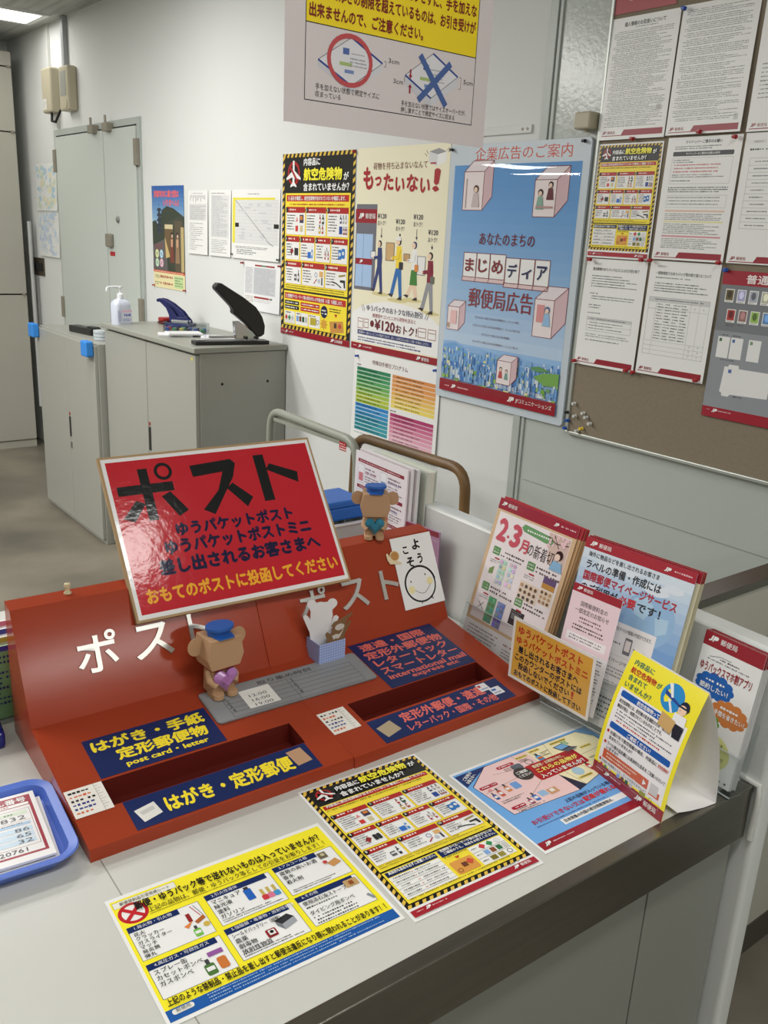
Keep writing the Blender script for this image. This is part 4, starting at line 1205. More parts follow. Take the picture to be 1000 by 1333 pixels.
for j, y in enumerate((44, 92)):
    for i, c in enumerate((((110, 96, 60), (170, 170, 206), (170, 176, 190), (190, 190, 170)), ((176, 60, 60), (150, 110, 110), (150, 190, 90), (100, 140, 190)))[j]):
        x = 14 + j * 12 + i * 32; s.rect(x, y, 24, 32, (236, 236, 232), 2); s.rect(x + 2, y + 2, 20, 25, c, 3); s.circ(x + 12, y + 13, 6, tuple(min(255, int(v * (.6 if i % 2 == 0 else 1.3))) for v in c), 4, ry=9); s.greek(x + 3, y + 28.4, 16, 1, 4, 2.4, (70, 70, 70), 5)
s.greek(28, 127, 24, 2, 4, 3, (70, 70, 70)); s.greek(60, 127, 20, 1, 4, 3, (70, 70, 70))
for x in (14, 50, 98): s.rect(x, 160, 33, 52, (232, 232, 230), 2); s.rect(x + 4, 164, 7, 8, ((70, 110, 80), (80, 110, 170), (120, 150, 120))[(x // 36) % 3], 3)
s.greek(20, 154, 26, 1, 4, 3, (60, 60, 60)); s.greek(54, 154, 28, 1, 4, 3, (60, 60, 60)); s.greek(28, 215, 40, 1, 4, 3, (60, 60, 60))
s.poly([(44, 232), (54, 232), (56, 226), (82, 226), (84, 234), (170, 234), (170, 296), (70, 300), (66, 306), (48, 306), (46, 298), (40, 296)], (230, 230, 228), 2); s.rect(56, 238, 9, 9, (90, 110, 170), 3); s.greek(80, 302, 24, 1, 4, 3, (60, 60, 60))
s.rect(0, 338, 257, 26, (158, 28, 46), 1); s.greek(12, 344, 10, 1, 4, 3, (220, 170, 176), ragged=0); s.logo(28, 342, 9, WHT, 6, None); s.greek(46, 344, 36, 1, 5, 4, (226, 190, 196), ragged=0)
tag(s.build('poster', wallM(1.287, 1.226, NB), warp=curl(.006)), 'grey poster of postage stamps with red bands at the lower right of the board', 'poster')

# push pins
PINC = {'red': (168, 34, 40), 'blue': (34, 84, 176), 'yellow': (232, 200, 60), 'black': (30, 30, 32)}


def push_pin(y, z, colour, label, group=None, off=.013, dx=0.0):
    mb = MB().lathe([(.0052, 0), (.0052, .002), (.0028, .004), (.0032, .009), (.0050, .011), (.0046, .0125), (0, .013)], 14)
    mb.cyl((0, 0, -.004), (0, 0, 0), .0006, n=6)
    m = mat('clear_pin_plastic', (206, 208, 204), .12, noise=.03) if colour == 'clear' else mat('pin_' + colour, PINC[colour], .3, noise=.03)
    o = mb.build('push_pin', m, M=T(XW - off, y, z) @ RY(-90) @ RX(dx), smooth=50)
    return tag(o, label, 'push pin', group)


for y, z, c, l in ((1.702, 1.594, 'red', 'red push pin at the upper left corner of the lower left white notice'), (1.528, 1.601, 'red', 'red push pin at the upper right corner of the lower left white notice'),
                   (1.500, 1.602, 'red', 'red push pin at the upper left corner of the white notice with the large table'), (1.298, 1.606, 'red', 'red push pin at the upper right corner of the white notice with the large table'),
                   (1.718, 1.308, 'red', 'red push pin at the lower left corner of the lower left white notice'), (1.532, 1.306, 'red', 'red push pin at the lower right corner of the lower left white notice'),
                   (1.508, 1.305, 'red', 'red push pin at the lower left corner of the white notice with the large table'), (1.312, 1.312, 'red', 'red push pin at the lower right corner of the white notice with the large table'),
                   (1.306, 1.896, 'red', 'red push pin at the upper right of the white notice with a black banner'), (1.606, 1.905, 'red', 'red push pin between the dense notice and the striped notice below it'),
                   (1.406, 1.912, 'red', 'dark red push pin in the red foot of the dense notice without a heading'),
                   (1.498, 2.196, 'blue', 'blue push pin at the top left corner of the dense notice without a heading'), (1.279, 1.590, 'blue', 'blue push pin at the top left corner of the grey stamp poster'),
                   (1.729, 1.104, 'blue', 'lower of the two blue push pins near the bottom left corner of the board'), (1.724, 1.128, 'blue', 'upper of the two blue push pins near the bottom left corner of the board'),
                   (1.668, 1.114, 'yellow', 'yellow push pin in the bare felt at the bottom of the board'), (1.728, 1.152, 'black', 'black push pin near the lower left frame of the board')):
    push_pin(y, z, c, l, off=.0175 + (.006 if 'notice' in l else 0))
for y, z in ((1.706, 1.182), (1.698, 1.146), (1.668, 1.160), (1.640, 1.134), (1.684, 1.104), (1.656, 1.150)):
    push_pin(y, z, 'clear', 'clear push pin stuck in the bare felt at the bottom left of the board', 'clear push pins in the bare felt', .0165)
for y, z, c, l in ((2.880, 1.921, 'red', 'red push pin between the striped poster and the cream poster'), (2.815, 1.176, 'blue', 'blue push pin at the top left of the coloured programme sheet'), (2.350, 1.186, 'blue', 'blue push pin at the top right of the coloured programme sheet'),
                   (2.325, 1.905, 'black', 'black push pin at the top left corner of the framed blue poster'), (1.775, 1.908, 'black', 'black push pin at the top right corner of the framed blue poster'),
                   (3.725, 1.478, 'red', 'red push pin at the left top of the lowest white wall chart'), (3.400, 1.480, 'red', 'red push pin at the right top of the lowest white wall chart'),
                   (4.700, 1.310, 'red', 'red push pin at the lower left of the blue calendar'), (4.325, 1.308, 'red', 'red push pin at the lower right of the blue calendar'),
                   (3.818, 1.512, 'black', 'black push pin at the lower left of the chart with a diagonal line'), (3.412, 1.506, 'black', 'black push pin at the lower right of the chart with a diagonal line')):
    push_pin(y, z, c, l, off=.004 + (.012 if 'framed' in l else 0))

# ================================================================== OTHER THINGS ON THE WHITE WALL
s = Sheet(380, 515, (60, 70, 80), 'satin', seed=41)
for i in range(10):
    c = tuple(int(a + (b - a) * i / 9) for a, b in zip((44, 96, 170), (150, 186, 214)))
    s.rect(0, i * 20, 380, 20, c, 1)
s.text('京都市内に暴力団は', 26, 22, 300, 36, (232, 100, 104), 7, bold=.04); s.text('いりまへん!!', 140, 66, 186, 34, (232, 100, 104), 7, bold=.04)
s.poly([(0, 180), (40, 170), (80, 200), (120, 120), (180, 100), (260, 110), (380, 150), (380, 430), (0, 430)], (52, 62, 50), 2)
for i in range(5): s.poly([(70 - i * 2, 110 + i * 26), (104 + i * 2, 110 + i * 26), (118 + i * 2, 124 + i * 26), (56 - i * 2, 124 + i * 26)], (40, 48, 66), 3); s.rect(74 - i, 122 + i * 26, 26 + 2 * i, 16, (52, 58, 74), 3)
s.line(87, 84, 87, 112, 3, (40, 48, 66), 3)
s.poly([(140, 190), (360, 140), (370, 190), (150, 220)], (64, 70, 60), 4); s.rect(150, 206, 100, 150, (110, 88, 60), 4); s.rect(152, 190, 96, 22, (216, 200, 160), 5); s.rect(270, 170, 90, 260, (90, 80, 64), 4); s.rect(340, 200, 36, 220, (190, 170, 120), 5)
s.poly([(0, 300), (160, 260), (180, 430), (0, 430)], (96, 92, 92), 3); s.poly([(150, 250), (210, 350), (160, 360)], (206, 180, 120), 5)
for x, c in ((236, (120, 60, 50)), (300, (150, 120, 90))): s.circ(x, 240, 14, (40, 30, 34), 7); s.circ(x + 3, 246, 9, (226, 190, 160), 8); s.poly([(x - 14, 258), (x + 16, 258), (x + 24, 380), (x - 26, 380)], c, 7); s.poly([(x - 12, 262), (x + 12, 262), (x + 8, 300), (x - 12, 300)], (206, 160, 130), 8)
for x, y, c in ((50, 340, (220, 226, 170)), (104, 340, (180, 216, 236)), (50, 386, (196, 226, 196)), (104, 386, (236, 190, 206))): s.circ(x, y, 22, c, 6); s.greek(x - 14, y - 8, 28, 3, 6, 5, (90, 110, 110), 7)
s.greek(30, 290, 100, 3, 10, 8, (150, 60, 70), 6)
s.rect(0, 424, 380, 12, (206, 90, 56), 5); s.greek(14, 427, 350, 1, 7, 6, (244, 226, 200), 6, ragged=0); s.rect(0, 436, 380, 79, (236, 226, 176), 5)
for yy in (446, 480): s.greek(16, yy + 4, 60, 2, 9, 7, (90, 80, 60), 6); s.greek(84, yy, 150, 1, 22, 20, (170, 80, 60), 6, ragged=0)
s.rect(254, 444, 106, 62, (196, 220, 160), 6); s.greek(262, 450, 90, 4, 13, 9, (90, 130, 80), 7)
tag(s.build('calendar_poster', wallM(4.708, 1.302)), 'tall blue calendar poster of a pagoda and two people in kimono beside the steel door', 'poster')

s = a4(42); s.greek(40, 12, 120, 1, 5, 4, (110, 110, 110))
for x in range(24, 190, 14): s.rect(x, 22, 5, R.uniform(10, 34), (150, 150, 152), 3)
s.rect(16, 62, 180, 76, (216, 216, 216), 2); s.greek(22, 70, 165, 8, 8.4, 5, (150, 150, 152)); s.greek(16, 150, 150, 14, 9.4, 5, (120, 120, 122), ragged=.7)
tag(s.build('notice', wallM(4.277, 1.495), warp=curl(.01)), 'white sheet with a grey box next to the blue calendar poster', 'notice')
s = a4(43); s.greek(20, 12, 170, 1, 7, 6, (120, 120, 120)); s.rect(16, 24, 178, 190, (226, 226, 226), 2)
for i in range(26): s.rect(16, 24 + i * 7.3, 178, .5, (170, 170, 172), 3)
for x in (40, 90, 130, 160): s.rect(x, 24, .5, 190, (170, 170, 172), 3)
s.greek(22, 26, 160, 25, 7.3, 4, (160, 160, 162), ragged=.5); s.greek(20, 222, 160, 8, 8, 4.5, (130, 130, 132))
tag(s.build('notice', wallM(4.048, 1.496), warp=curl(.01)), 'white sheet with a faint ruled list between two other charts', 'notice')
s = Sheet(420, 297, (236, 236, 234), 'satin', seed=44); s.greek(140, 16, 130, 1, 6, 5, (110, 110, 110)); s.rect(8, 34, 370, 9, (232, 222, 70), 3); s.rect(8, 34, 24, 196, (232, 222, 70), 3)
s.rect(32, 44, 376, 186, (222, 222, 222), 2)
for i in range(14): s.rect(32, 44 + i * 14, 376, .8, (190, 190, 192), 3)
for i in range(20): s.rect(32 + i * 20, 44, .6, 186, (200, 200, 202), 3)
for j in range(24): s.rect(40 + R.uniform(0, 300), 50 + R.uniform(0, 160), R.uniform(14, 60), 8, (206, 206, 210), 3)
s.path([(34, 44), (314, 208), (316, 214), (372, 234)], 2.2, (60, 60, 62), 5); s.rect(34, 142, 34, 18, (26, 26, 26), 5); s.rect(374, 142, 40, 18, (26, 26, 26), 5); s.greek(36, 242, 300, 2, 6, 4, (120, 120, 122)); s.greek(50, 256, 180, 3, 8, 6, (110, 110, 112))
tag(s.build('wall_chart', wallM(3.828, 1.496), warp=curl(.01)), 'white chart with a black diagonal line and yellow edges on the white wall', 'chart')
s = Sheet(312, 212, (234, 234, 234), 'satin', seed=45); s.rect(92, 12, 170, 7, (150, 40, 44), 3); s.rect(150, 12, 40, 7, (110, 130, 110), 4); s.rect(8, 24, 70, 116, (214, 214, 216), 2); s.rect(84, 24, 190, 116, (200, 202, 206), 2); s.greek(10, 26, 60, 18, 6.2, 5, (180, 180, 184)); s.greek(88, 26, 180, 18, 6.2, 5, (172, 172, 178)); s.rect(92, 150, 130, 8, (150, 40, 44), 3); s.rect(226, 150, 24, 8, (120, 120, 110), 3); s.greek(10, 150, 74, 4, 7, 5, (170, 150, 130)); s.greek(92, 162, 150, 2, 7, 5, (180, 180, 184))
tag(s.build('wall_chart', wallM(3.710, 1.276), warp=curl(.012)), 'lowest white wall chart, of grey print with short red bars', 'chart')
for z, l, cc in ((1.674, 'upper of the two pale maps on the wall left of the door', ((206, 216, 196), (180, 206, 220), (226, 220, 190))), (1.376, 'lower of the two pale maps on the wall left of the door', ((200, 214, 230), (214, 222, 226), (190, 206, 226)))):
    s = Sheet(410, 298, (228, 230, 228), 'satin', seed=int(z * 100))
    for i in range(60):
        x, y = R.uniform(20, 380), R.uniform(16, 280)
        s.poly([(min(400, max(6, x + R.uniform(10, 46) * cos(a))), min(290, max(6, y + R.uniform(8, 30) * sin(a)))) for a in (0, .9, 1.9, 2.8, 3.8, 5.0)], cc[i % 3], 2 + i % 5)
    for i in range(14): s.line(R.uniform(10, 400), R.uniform(10, 290), R.uniform(10, 400), R.uniform(10, 290), 1.4, R.choice(((190, 150, 130), (150, 170, 200), (170, 180, 150))), 8)
    tag(s.build('wall_map', wallM(6.588, z), warp=curl(.014)), l, 'map')

m_ivory = mat('aged_ivory_plastic', (182, 174, 150), rough=.45, noise=.04)
for y0, y1, z0, z1, l, n in ((6.03, 6.20, 2.258, 2.515, 'left of the two beige boxes above the steel door, with paper stickers', 0), (5.725, 5.880, 2.25, 2.495, 'right of the two beige boxes above the steel door, with a grey grille', 1)):
    b = thing('wall_box', l, 'intercom', T(XW, (y0 + y1) / 2, z0))
    hw, hh = (y1 - y0) / 2, z1 - z0
    MB().box(-.06, -hw, 0, 0, hw, hh).build('casing', m_ivory, parent=b, bevel=.012)
    if n:
        MB().box(-.0615, -hw + .03, .08, -.059, hw - .03, hh - .03).build('grille', mat('grey_grille', (150, 152, 144), .5, noise=.1, nscale=60), parent=b)
        MB().lathe([(.022, 0), (.022, .004), (0, .005)], 16).build('button', m_ivory, parent=b, M=T(-.060, -hw + .04, .035) @ RY(-90))
    else:
        q = Sheet(70, 60, (222, 222, 216), 'satin'); q.greek(6, 8, 56, 5, 9, 6, (130, 130, 126)); q.build('sticker', T(-.0605, .07, .02) @ Matrix(((0, 0, -1, 0), (-1, 0, 0, 0), (0, 1, 0, 0), (0, 0, 0, 1))), b)
        MB().tube([(-.04, -.03, .0), (-.05, -.05, -.05), (-.05, -.12, -.06), (-.05, -.22, .0)], .008, 8).build('cable', m_dark, parent=b, smooth=60)
m_cond = mat('grey_conduit', (168, 172, 174), rough=.4, noise=.04)
tag(MB().box(XW - .03, 5.850, 2.49, XW, 5.890, CEIL).build('cable_conduit', m_cond, bevel=.004), 'wide grey cable conduit running from the ceiling down to the right beige box', 'conduit')
tag(MB().box(XW - .018, 6.166, 2.515, XW, 6.188, CEIL).build('cable_conduit', mat('white_conduit', (208, 208, 204), .5)), 'thin white cable conduit running from the ceiling to the left beige box', 'conduit')
tag(MB().box(XW - .018, 6.06, 2.17, XW, 6.09, 2.245).build('cable_conduit', mat('white_conduit', (208, 208, 204), .5)), 'short white conduit piece between the beige boxes and the door frame', 'conduit')
sw = thing('wall_switch', 'dark metal switch plate low on the wall left of the steel door', 'switch', T(XW, 6.645, 1.236))
MB().box(-.008, -.112, 0, 0, .112, .122).build('plate', mat('bronze_plate', (96, 88, 74), .4, .5, noise=.1), parent=sw, bevel=.003)
for y in (-.065, .0, .065): MB().box(-.018, y - .02, .035, -.008, y + .02, .088).build('rocker', m_dark, parent=sw, bevel=.003)
ob = thing('outlet_box', 'small ivory box on the grey wall above the framed blue poster', 'outlet box', T(XW - .001, 1.770, 1.936))
MB().box(-.045, -.028, 0, 0, .028, .044).build('casing', m_ivory, parent=ob, bevel=.005)
MB().cyl((-.022, .0, -.006), (-.022, .0, .002), .006, n=12).build('nub', m_ivory, parent=ob)
rl = thing('wall_rail', 'short clear strip screwed to the white wall above the framed blue poster', 'rail', wallM(2.215, 1.941, .0005))
MB().box(0, 0, 0, .222, .024, .006).build('strip', mat('milky_strip', (214, 216, 214), .2), parent=rl, bevel=.002)
for x in (.185, .205): MB().cyl((x, .012, .006), (x, .012, .008), .004, n=10).build('screw', m_brass, parent=rl)

# ---- hanging paper sign over the counter
HM = T(.767, 1.25, 1.790) @ RZ(0.6) @ RX(90)
hg = thing('hanging_sign', 'pale pink paper sign about parcel thickness hanging from the ceiling over the counter', 'sign', HM)
s = Sheet(420, 300, (222, 212, 212), 'matte', seed=51)
# rows measured down from the top; only the lower part is in the picture
s.frame(36, 20, 352, 246, 1.4, (50, 46, 46), 2)
s.rect(37.4, 21.4, 349, 138, (246, 218, 46), 1); s.rect(37.4, 158, 349, 1.4, (50, 46, 46), 3)
TC = (130, 46, 36)
s.text('ゆうパケットの厚さ３ｃｍ以内', 42, 52, 300, 18, TC, 6, bold=.03)
s.text('の制限については、押し潰したりせずに、手を加えな', 42, 78, 340, 20, TC, 6, bold=.028); s.text('い状態で厚さの制限を超えているものは、お引き受けが', 42, 104, 340, 20, TC, 6, bold=.028); s.text('出来ませんので、ご注意ください。', 42, 131, 224, 20, TC, 6, bold=.028)
for ox, ww in ((60, 0), (224, 1)):
    p = [(ox, 207), (ox + 62, 168), (ox + 124, 196), (ox + 64, 236)] if not ww else [(ox + 8, 206), (ox + 66, 166), (ox + 124, 194), (ox + 66, 234)]
    s.poly(p, (226, 224, 228), 3); hgt = 14 if not ww else 20
    s.poly([p[0], p[3], (p[3][0], p[3][1] + hgt * .7), (p[0][0], p[0][1] + hgt * .7)], (206, 206, 212), 3); s.poly([p[3], p[2], (p[2][0], p[2][1] + hgt * .7), (p[3][0], p[3][1] + hgt * .7)], (214, 214, 220), 3)
    s.path(p + [p[0]], .9, (90, 90, 110), 5); s.line(*p[0], *p[3], 3, (60, 80, 150), 5); s.line(*p[1], *p[2], 3, (60, 80, 150), 5)
    s.rect(ox + 46, 184, 12, 9, (90, 110, 170), 5); s.rect(ox + 62, 190, 26, 1, (150, 150, 160), 5); s.rect(ox + 40, 204, 24, 5, (170, 190, 120), 5); s.rect(ox + 50, 214, 18, 5, (120, 140, 190), 5); s.greek(ox + 60, 196, 34, 3, 5, 3, (150, 150, 160), 5)
s.ring(120, 201, 44, 7, (196, 84, 88), 8, ry=38)
s.line(262, 172, 324, 242, 10, (80, 104, 160), 8); s.line(330, 176, 262, 240, 10, (80, 104, 160), 8)
s.text('3cm', 196, 186, 22, 7, (90, 86, 86)); s.text('3cm', 208, 214, 20, 7, (90, 86, 86)); s.text('5cm', 362, 196, 22, 7, (90, 86, 86))
s.path([(187, 192), (191, 192), (191, 200), (187, 200)], .8, (90, 86, 86)); s.path([(351, 194), (356, 194), (356, 212), (351, 212)], .8, (90, 86, 86)); s.path([(235, 208), (231, 208), (231, 216), (235, 216)], .8, (90, 86, 86))
for a, b in ((196, 208), (232, 220)): s.line(243, a, 243, b, 3, (160, 40, 50), 8); s.poly([(239, b - (3 if b > a else -3)), (247, b - (3 if b > a else -3)), (243, b + (2 if b > a else -2))], (160, 40, 50), 8)
s.text('手を加えない状態で規定サイズに', 56, 240, 124, 9, (70, 64, 64)); s.text('収まっている', 56, 251, 48, 8.4, (70, 64, 64))
s.text('手を加えない状態ではサイズオーバーだが、', 226, 244, 146, 8.6, (70, 64, 64)); s.text('押し潰すことで規定サイズに収まる', 226, 254, 120, 8.4, (70, 64, 64))
s.build('paper', parent=hg, th=.0006)
for x in (.06, .36): MB().tube([(x, .296, 0), (x, CEIL - 1.79, 0)], .0009, 6).build('string', mat('nylon_string', (210, 210, 206), .4), parent=hg)

# ================================================================== THINGS ON THE COUNTER
m_card = mat('corrugated_cardboard', (178, 148, 108), rough=.8, noise=.08, nscale=30)
m_kraft = mat('kraft_card', (186, 148, 112), rough=.7, noise=.05, nscale=30)
m_clearp = clear('clear_acrylic')
m_capblue = mat('blue_card', (36, 92, 172), rough=.55, noise=.03)

# red sign board leaning over the boxes
K = .3936 / 420
SM = leanM((.5125, 1.2533, CT + .1763), -4.07, 36.44, .34)
sb = thing('sign_board', 'large red sign board with big black lettering leaning on the red boxes', 'sign', SM)
MB().box(-.004, -.004, -.008, .3976, .2846, 0).build('cardboard_backing', m_card, parent=sb)
s = Sheet(420, 299, (238, 236, 236), 'lam', K * 1000, seed=61)
s.rect(7, 7, 407, 284, (196, 44, 54), 1)
DG = (34, 36, 36)
# heavy brush letters cut from black strips
def stroke(pts, t): s.path(pts, t, DG, 6)
s.rect(17, 55, 104, 18, DG, 6); s.rect(61, 25, 18, 100, DG, 6); s.poly([(46, 84), (62, 92), (36, 124), (16, 116)], DG, 6); s.poly([(94, 82), (112, 74), (138, 114), (118, 124)], DG, 6)
s.ring(108, 34, 17, 6, DG, 7)
s.poly([(160, 29), (244, 24), (252, 34), (240, 62), (222, 84), (186, 130), (166, 118), (204, 84), (222, 48), (162, 52)], DG, 6); s.poly([(222, 82), (236, 72), (270, 106), (254, 124)], DG, 6)
s.rect(292, 22, 22, 96, DG, 6); s.poly([(312, 54), (322, 42), (378, 66), (374, 88)], DG, 6)
NV = (38, 36, 66)
s.text('ゆうパケットポスト', 104, 134, 238, 28, NV, 6, bold=.05)
s.text('ゆうパケットポストミニ', 76, 164, 296, 30, NV, 6, bold=.05)
s.text('差し出されるお客さまへ', 56, 198, 326, 32, NV, 6, bold=.05)
s.text('おもてのポストに投函してください', 22, 246, 384, 30, (246, 178, 58), 6, bold=.035)
s.build('laminated_sheet', T(0, 0, .0), sb, th=.0006)

# folded kraft paper figures (plain)
m_gemp = mat('violet_foil', (190, 130, 196), rough=.22, noise=.25, nscale=70)
m_gemb = mat('teal_foil', (44, 130, 158), rough=.22, noise=.25, nscale=70)


def heart(n=28, sx=1, sy=1):
    out = []
    for i in range(n):
        t = 2 * pi * i / n
        out.append((sx * 16 * sin(t) ** 3 / 17, sy * (13 * cos(t) - 5 * cos(2 * t) - 2 * cos(3 * t) - cos(4 * t)) / 17))
    return out


def kraft_figure(label, M, k, gem, collar=None):
    """plain folded box figure: hexagonal head, round side flaps, peaked cap, faceted heart held in front"""
    t = thing('paper_figure', label, 'paper craft', M)
    q = k / 1000
    XZ = Matrix(((1, 0, 0, 0), (0, 0, -1, 0), (0, 1, 0, 0), (0, 0, 0, 1)))   # polygon in x z, thickness towards the front
    head = [(-26 * q, 101 * q), (26 * q, 101 * q), (32 * q, 70 * q), (25 * q, 51 * q), (-25 * q, 51 * q), (-32 * q, 70 * q)]
    MB().prism(head, -24 * q, 22 * q, M=XZ).build('head', m_kraft, parent=t, bevel=.0012)
    for sx in (-1, 1):
        e = MB().prism(oval(sx * 37 * q, 86 * q, 14 * q, 15 * q), -6 * q, -4.6 * q, M=XZ)
        e.build('ear_flap', m_kraft, parent=t)
    MB().prism([(-20 * q, 6 * q), (20 * q, 6 * q), (18 * q, 52 * q), (-18 * q, 52 * q)], -16 * q, 14 * q, M=XZ).build('body', m_kraft, parent=t, bevel=.0012)
    for sx in (-1, 1):
        a = MB().tube([(sx * 19 * q, 0, 42 * q), (sx * 22 * q, -10 * q, 30 * q), (sx * 15 * q, -19 * q, 22 * q)], [6 * q, 7 * q, 6.5 * q], 10)
        a.build('arm', m_kraft, parent=t, smooth=50)
        f = MB().prism(rrect(sx * 12 * q - 9 * q, -26 * q, sx * 12 * q + 9 * q, 8 * q, 8 * q, 5), 0, 9 * q)
        f.build('foot', m_kraft, parent=t, bevel=.001)
    c = MB().prism(oval(0, 0, 19 * q, 15 * q), 101 * q, 112 * q)
    c.prism(oval(0, -2 * q, 23 * q, 18 * q), 111 * q, 117 * q)
    c.prism([(-17 * q, -10 * q), (17 * q, -10 * q), (13 * q, -26 * q), (-13 * q, -26 * q)], 101 * q, 103 * q)
    tag(c.build('cap', m_capblue, parent=t, bevel=.001), 'blue peaked cap')
    if collar: tag(MB().prism(rrect(-21 * q, -17 * q, 21 * q, 17 * q, 6 * q), 46 * q, 51 * q).build('collar', collar, parent=t), 'red collar')
    hp = heart()
    vs = [(x * 22 * q, -21 * q, 32 * q + z * 22 * q) for x, z in hp] + [(x * 11 * q, -28 * q, 34 * q + z * 11 * q) for x, z in hp] + [(x * 22 * q, -19 * q, 32 * q + z * 22 * q) for x, z in hp]
    n = len(hp)
    fs = [(i, (i + 1) % n, n + (i + 1) % n, n + i) for i in range(n)] + [tuple(range(n, 2 * n)), tuple(range(2 * n, 3 * n))] + [((i + 1) % n, i, 2 * n + i, 2 * n + (i + 1) % n) for i in range(n)]
    tag(MB().add(vs, fs).build('gem_heart', gem, parent=t), 'faceted heart')
    return t


kraft_figure('folded kraft paper figure with a violet heart standing on the grey time plate', UL @ T(.289, .228, .0555) @ RZ(5), 1.04, m_gemp, mat('red_card', (140, 30, 36), .6))
kraft_figure('folded kraft paper figure with a teal heart on top of the right box', UR @ T(.282, .352, .2225) @ RZ(-33), .90, m_gemb)

# checked paper box with two cut-out figures
m_ging = bpy.data.materials.new('blue_gingham_card')
m_ging.use_nodes = True
nt = m_ging.node_tree
b_ = nt.nodes['Principled BSDF']
b_.inputs['Roughness'].default_value = .6
tc = nt.nodes.new('ShaderNodeTexCoord')
wv = []
for ax in ('X', 'Y', 'Z'):
    w_ = nt.nodes.new('ShaderNodeTexWave')
    w_.bands_direction = ax
    w_.inputs['Scale'].default_value = 62
    nt.links.new(tc.outputs['Object'], w_.inputs['Vector'])
    wv.append(w_)
a1 = nt.nodes.new('ShaderNodeMath'); a1.operation = 'ADD'
a2 = nt.nodes.new('ShaderNodeMath'); a2.operation = 'ADD'
nt.links.new(wv[0].outputs['Fac'], a1.inputs[0]); nt.links.new(wv[1].outputs['Fac'], a1.inputs[1])
nt.links.new(a1.outputs[0], a2.inputs[0]); nt.links.new(wv[2].outputs['Fac'], a2.inputs[1])
rp = nt.nodes.new('ShaderNodeValToRGB')
rp.color_ramp.elements[0].position, rp.color_ramp.elements[0].color = .25, lin((140, 158, 212))
rp.color_ramp.elements[1].position, rp.color_ramp.elements[1].color = .85, lin((206, 216, 240))
dv = nt.nodes.new('ShaderNodeMath'); dv.operation = 'DIVIDE'; dv.inputs[1].default_value = 3
nt.links.new(a2.outputs[0], dv.inputs[0]); nt.links.new(dv.outputs[0], rp.inputs[0]); nt.links.new(rp.outputs[0], b_.inputs['Base Color'])
gb = thing('paper_craft_box', 'small blue checked paper box with a white and a brown cut-out figure standing in it', 'paper craft', UR @ T(.079, .2255, .0545))
g = MB()
for x0, y0, x1, y1 in ((0, 0, .055, .0012), (0, .0408, .055, .042), (0, .0012, .0012, .0408), (.0538, .0012, .055, .0408)): g.box(x0, y0, 0, x1, y1, .039)
g.box(0, 0, 0, .055, .042, .001)
g.build('box', m_ging, parent=gb)
XZ = Matrix(((1, 0, 0, 0), (0, 0, -1, 0), (0, 1, 0, 0), (0, 0, 0, 1)))
white = [(.006, 0), (.034, 0), (.036, .030), (.040, .052), (.049, .068), (.052, .076), (.048, .080), (.043, .078), (.039, .066), (.041, .080), (.040, .090)] + [(.040 + .0085 * cos(RAD(a)), .103 + .0085 * sin(RAD(a))) for a in range(-40, 190, 23)] + [(.026, .104), (.016, .104)] + [(.004 + .0085 * cos(RAD(a)), .099 + .0085 * sin(RAD(a))) for a in range(20, 260, 24)] + [(.002, .086), (.002, .070), (-.003, .077), (-.008, .079), (-.011, .074), (-.006, .062), (.001, .046), (.003, .030)]
tag(MB().prism(white, 0, .0006, M=XZ).build('paper_cutout', mat('white_card', (236, 234, 236), .6, noise=.02), parent=gb, M=T(-.002, .032, .007) @ RZ(-34)), 'white figure with raised arms')
m_brown = mat('brown_card', (128, 96, 62), .6, noise=.05)
br = [(.004, 0), (.040, 0), (.042, .014), (.052, .030), (.055, .036), (.051, .038), (.042, .028), (.046, .040), (.058, .050), (.056, .053), (.036, .046), (.018, .041), (.013, .036), (.016, .030), (.012, .020), (.004, .026), (.0, .022), (.004, .012)]
bo = MB().prism(br, 0, .0006, M=XZ).build('paper_cutout', m_brown, parent=gb, M=T(.013, .0030, .034) @ RZ(0))
tag(bo, 'brown figure with raised arms')
sp = MB().prism(oval(.030, .030, .010, .006), .0007, .001, M=XZ).prism([(.014, .016), (.022, .018), (.030, .016), (.040, .026), (.032, .012), (.028, .008), (.022, .010), (.018, .008)], .0007, .001, M=XZ)
sp.build('pale_patch', mat('pale_card', (206, 198, 190), .6), parent=bo)

# welcome card on the right box
cd = thing('welcome_card', 'white card with a smiling round face and handwriting on the right red box', 'card', UR @ panelM(308, 34, .0015))
s = Sheet(101, 142, (238, 238, 236), 'gloss', seed=62)
for ch, x, y, w_, h_ in (('よ', 49, 9, 20, 21), ('う', 56, 38, 13, 21), ('こ', 25, 20, 13, 15), ('そ', 28, 42, 19, 20)): s.text(ch, x, y, w_, h_, (26, 26, 28), 6, bold=.035)
s.circ(54, 62, 1.2, BLK, 5)
s.ops.append(([(50 + (37 + (1.2 + 1.6 * (i % 36) / 36)) * cos(2 * pi * i / 36), 98 + (35 + (1.2 + 1.4 * (i % 36) / 36)) * sin(2 * pi * i / 36)) for i in range(36)] + [(50 + 35 * cos(2 * pi * i / 36), 98 + 33 * sin(2 * pi * i / 36)) for i in range(36)], [(i, (i + 1) % 36, 36 + (i + 1) % 36, 36 + i) for i in range(36)], (26, 26, 28), 4))
s.circ(26, 106, 8, (238, 226, 170), 2, ry=7.5); s.circ(74, 96, 8, (238, 226, 170), 2, ry=7.5)
s.circ(28, 90, 1.5, BLK, 5, ry=2); s.circ(66, 82, 1.5, BLK, 5, ry=2); s.path([(34 + 40 * i / 12, 108 - 6 * i / 12 + 12 * sin(pi * i / 12)) for i in range(13)], .9, BLK, 5)
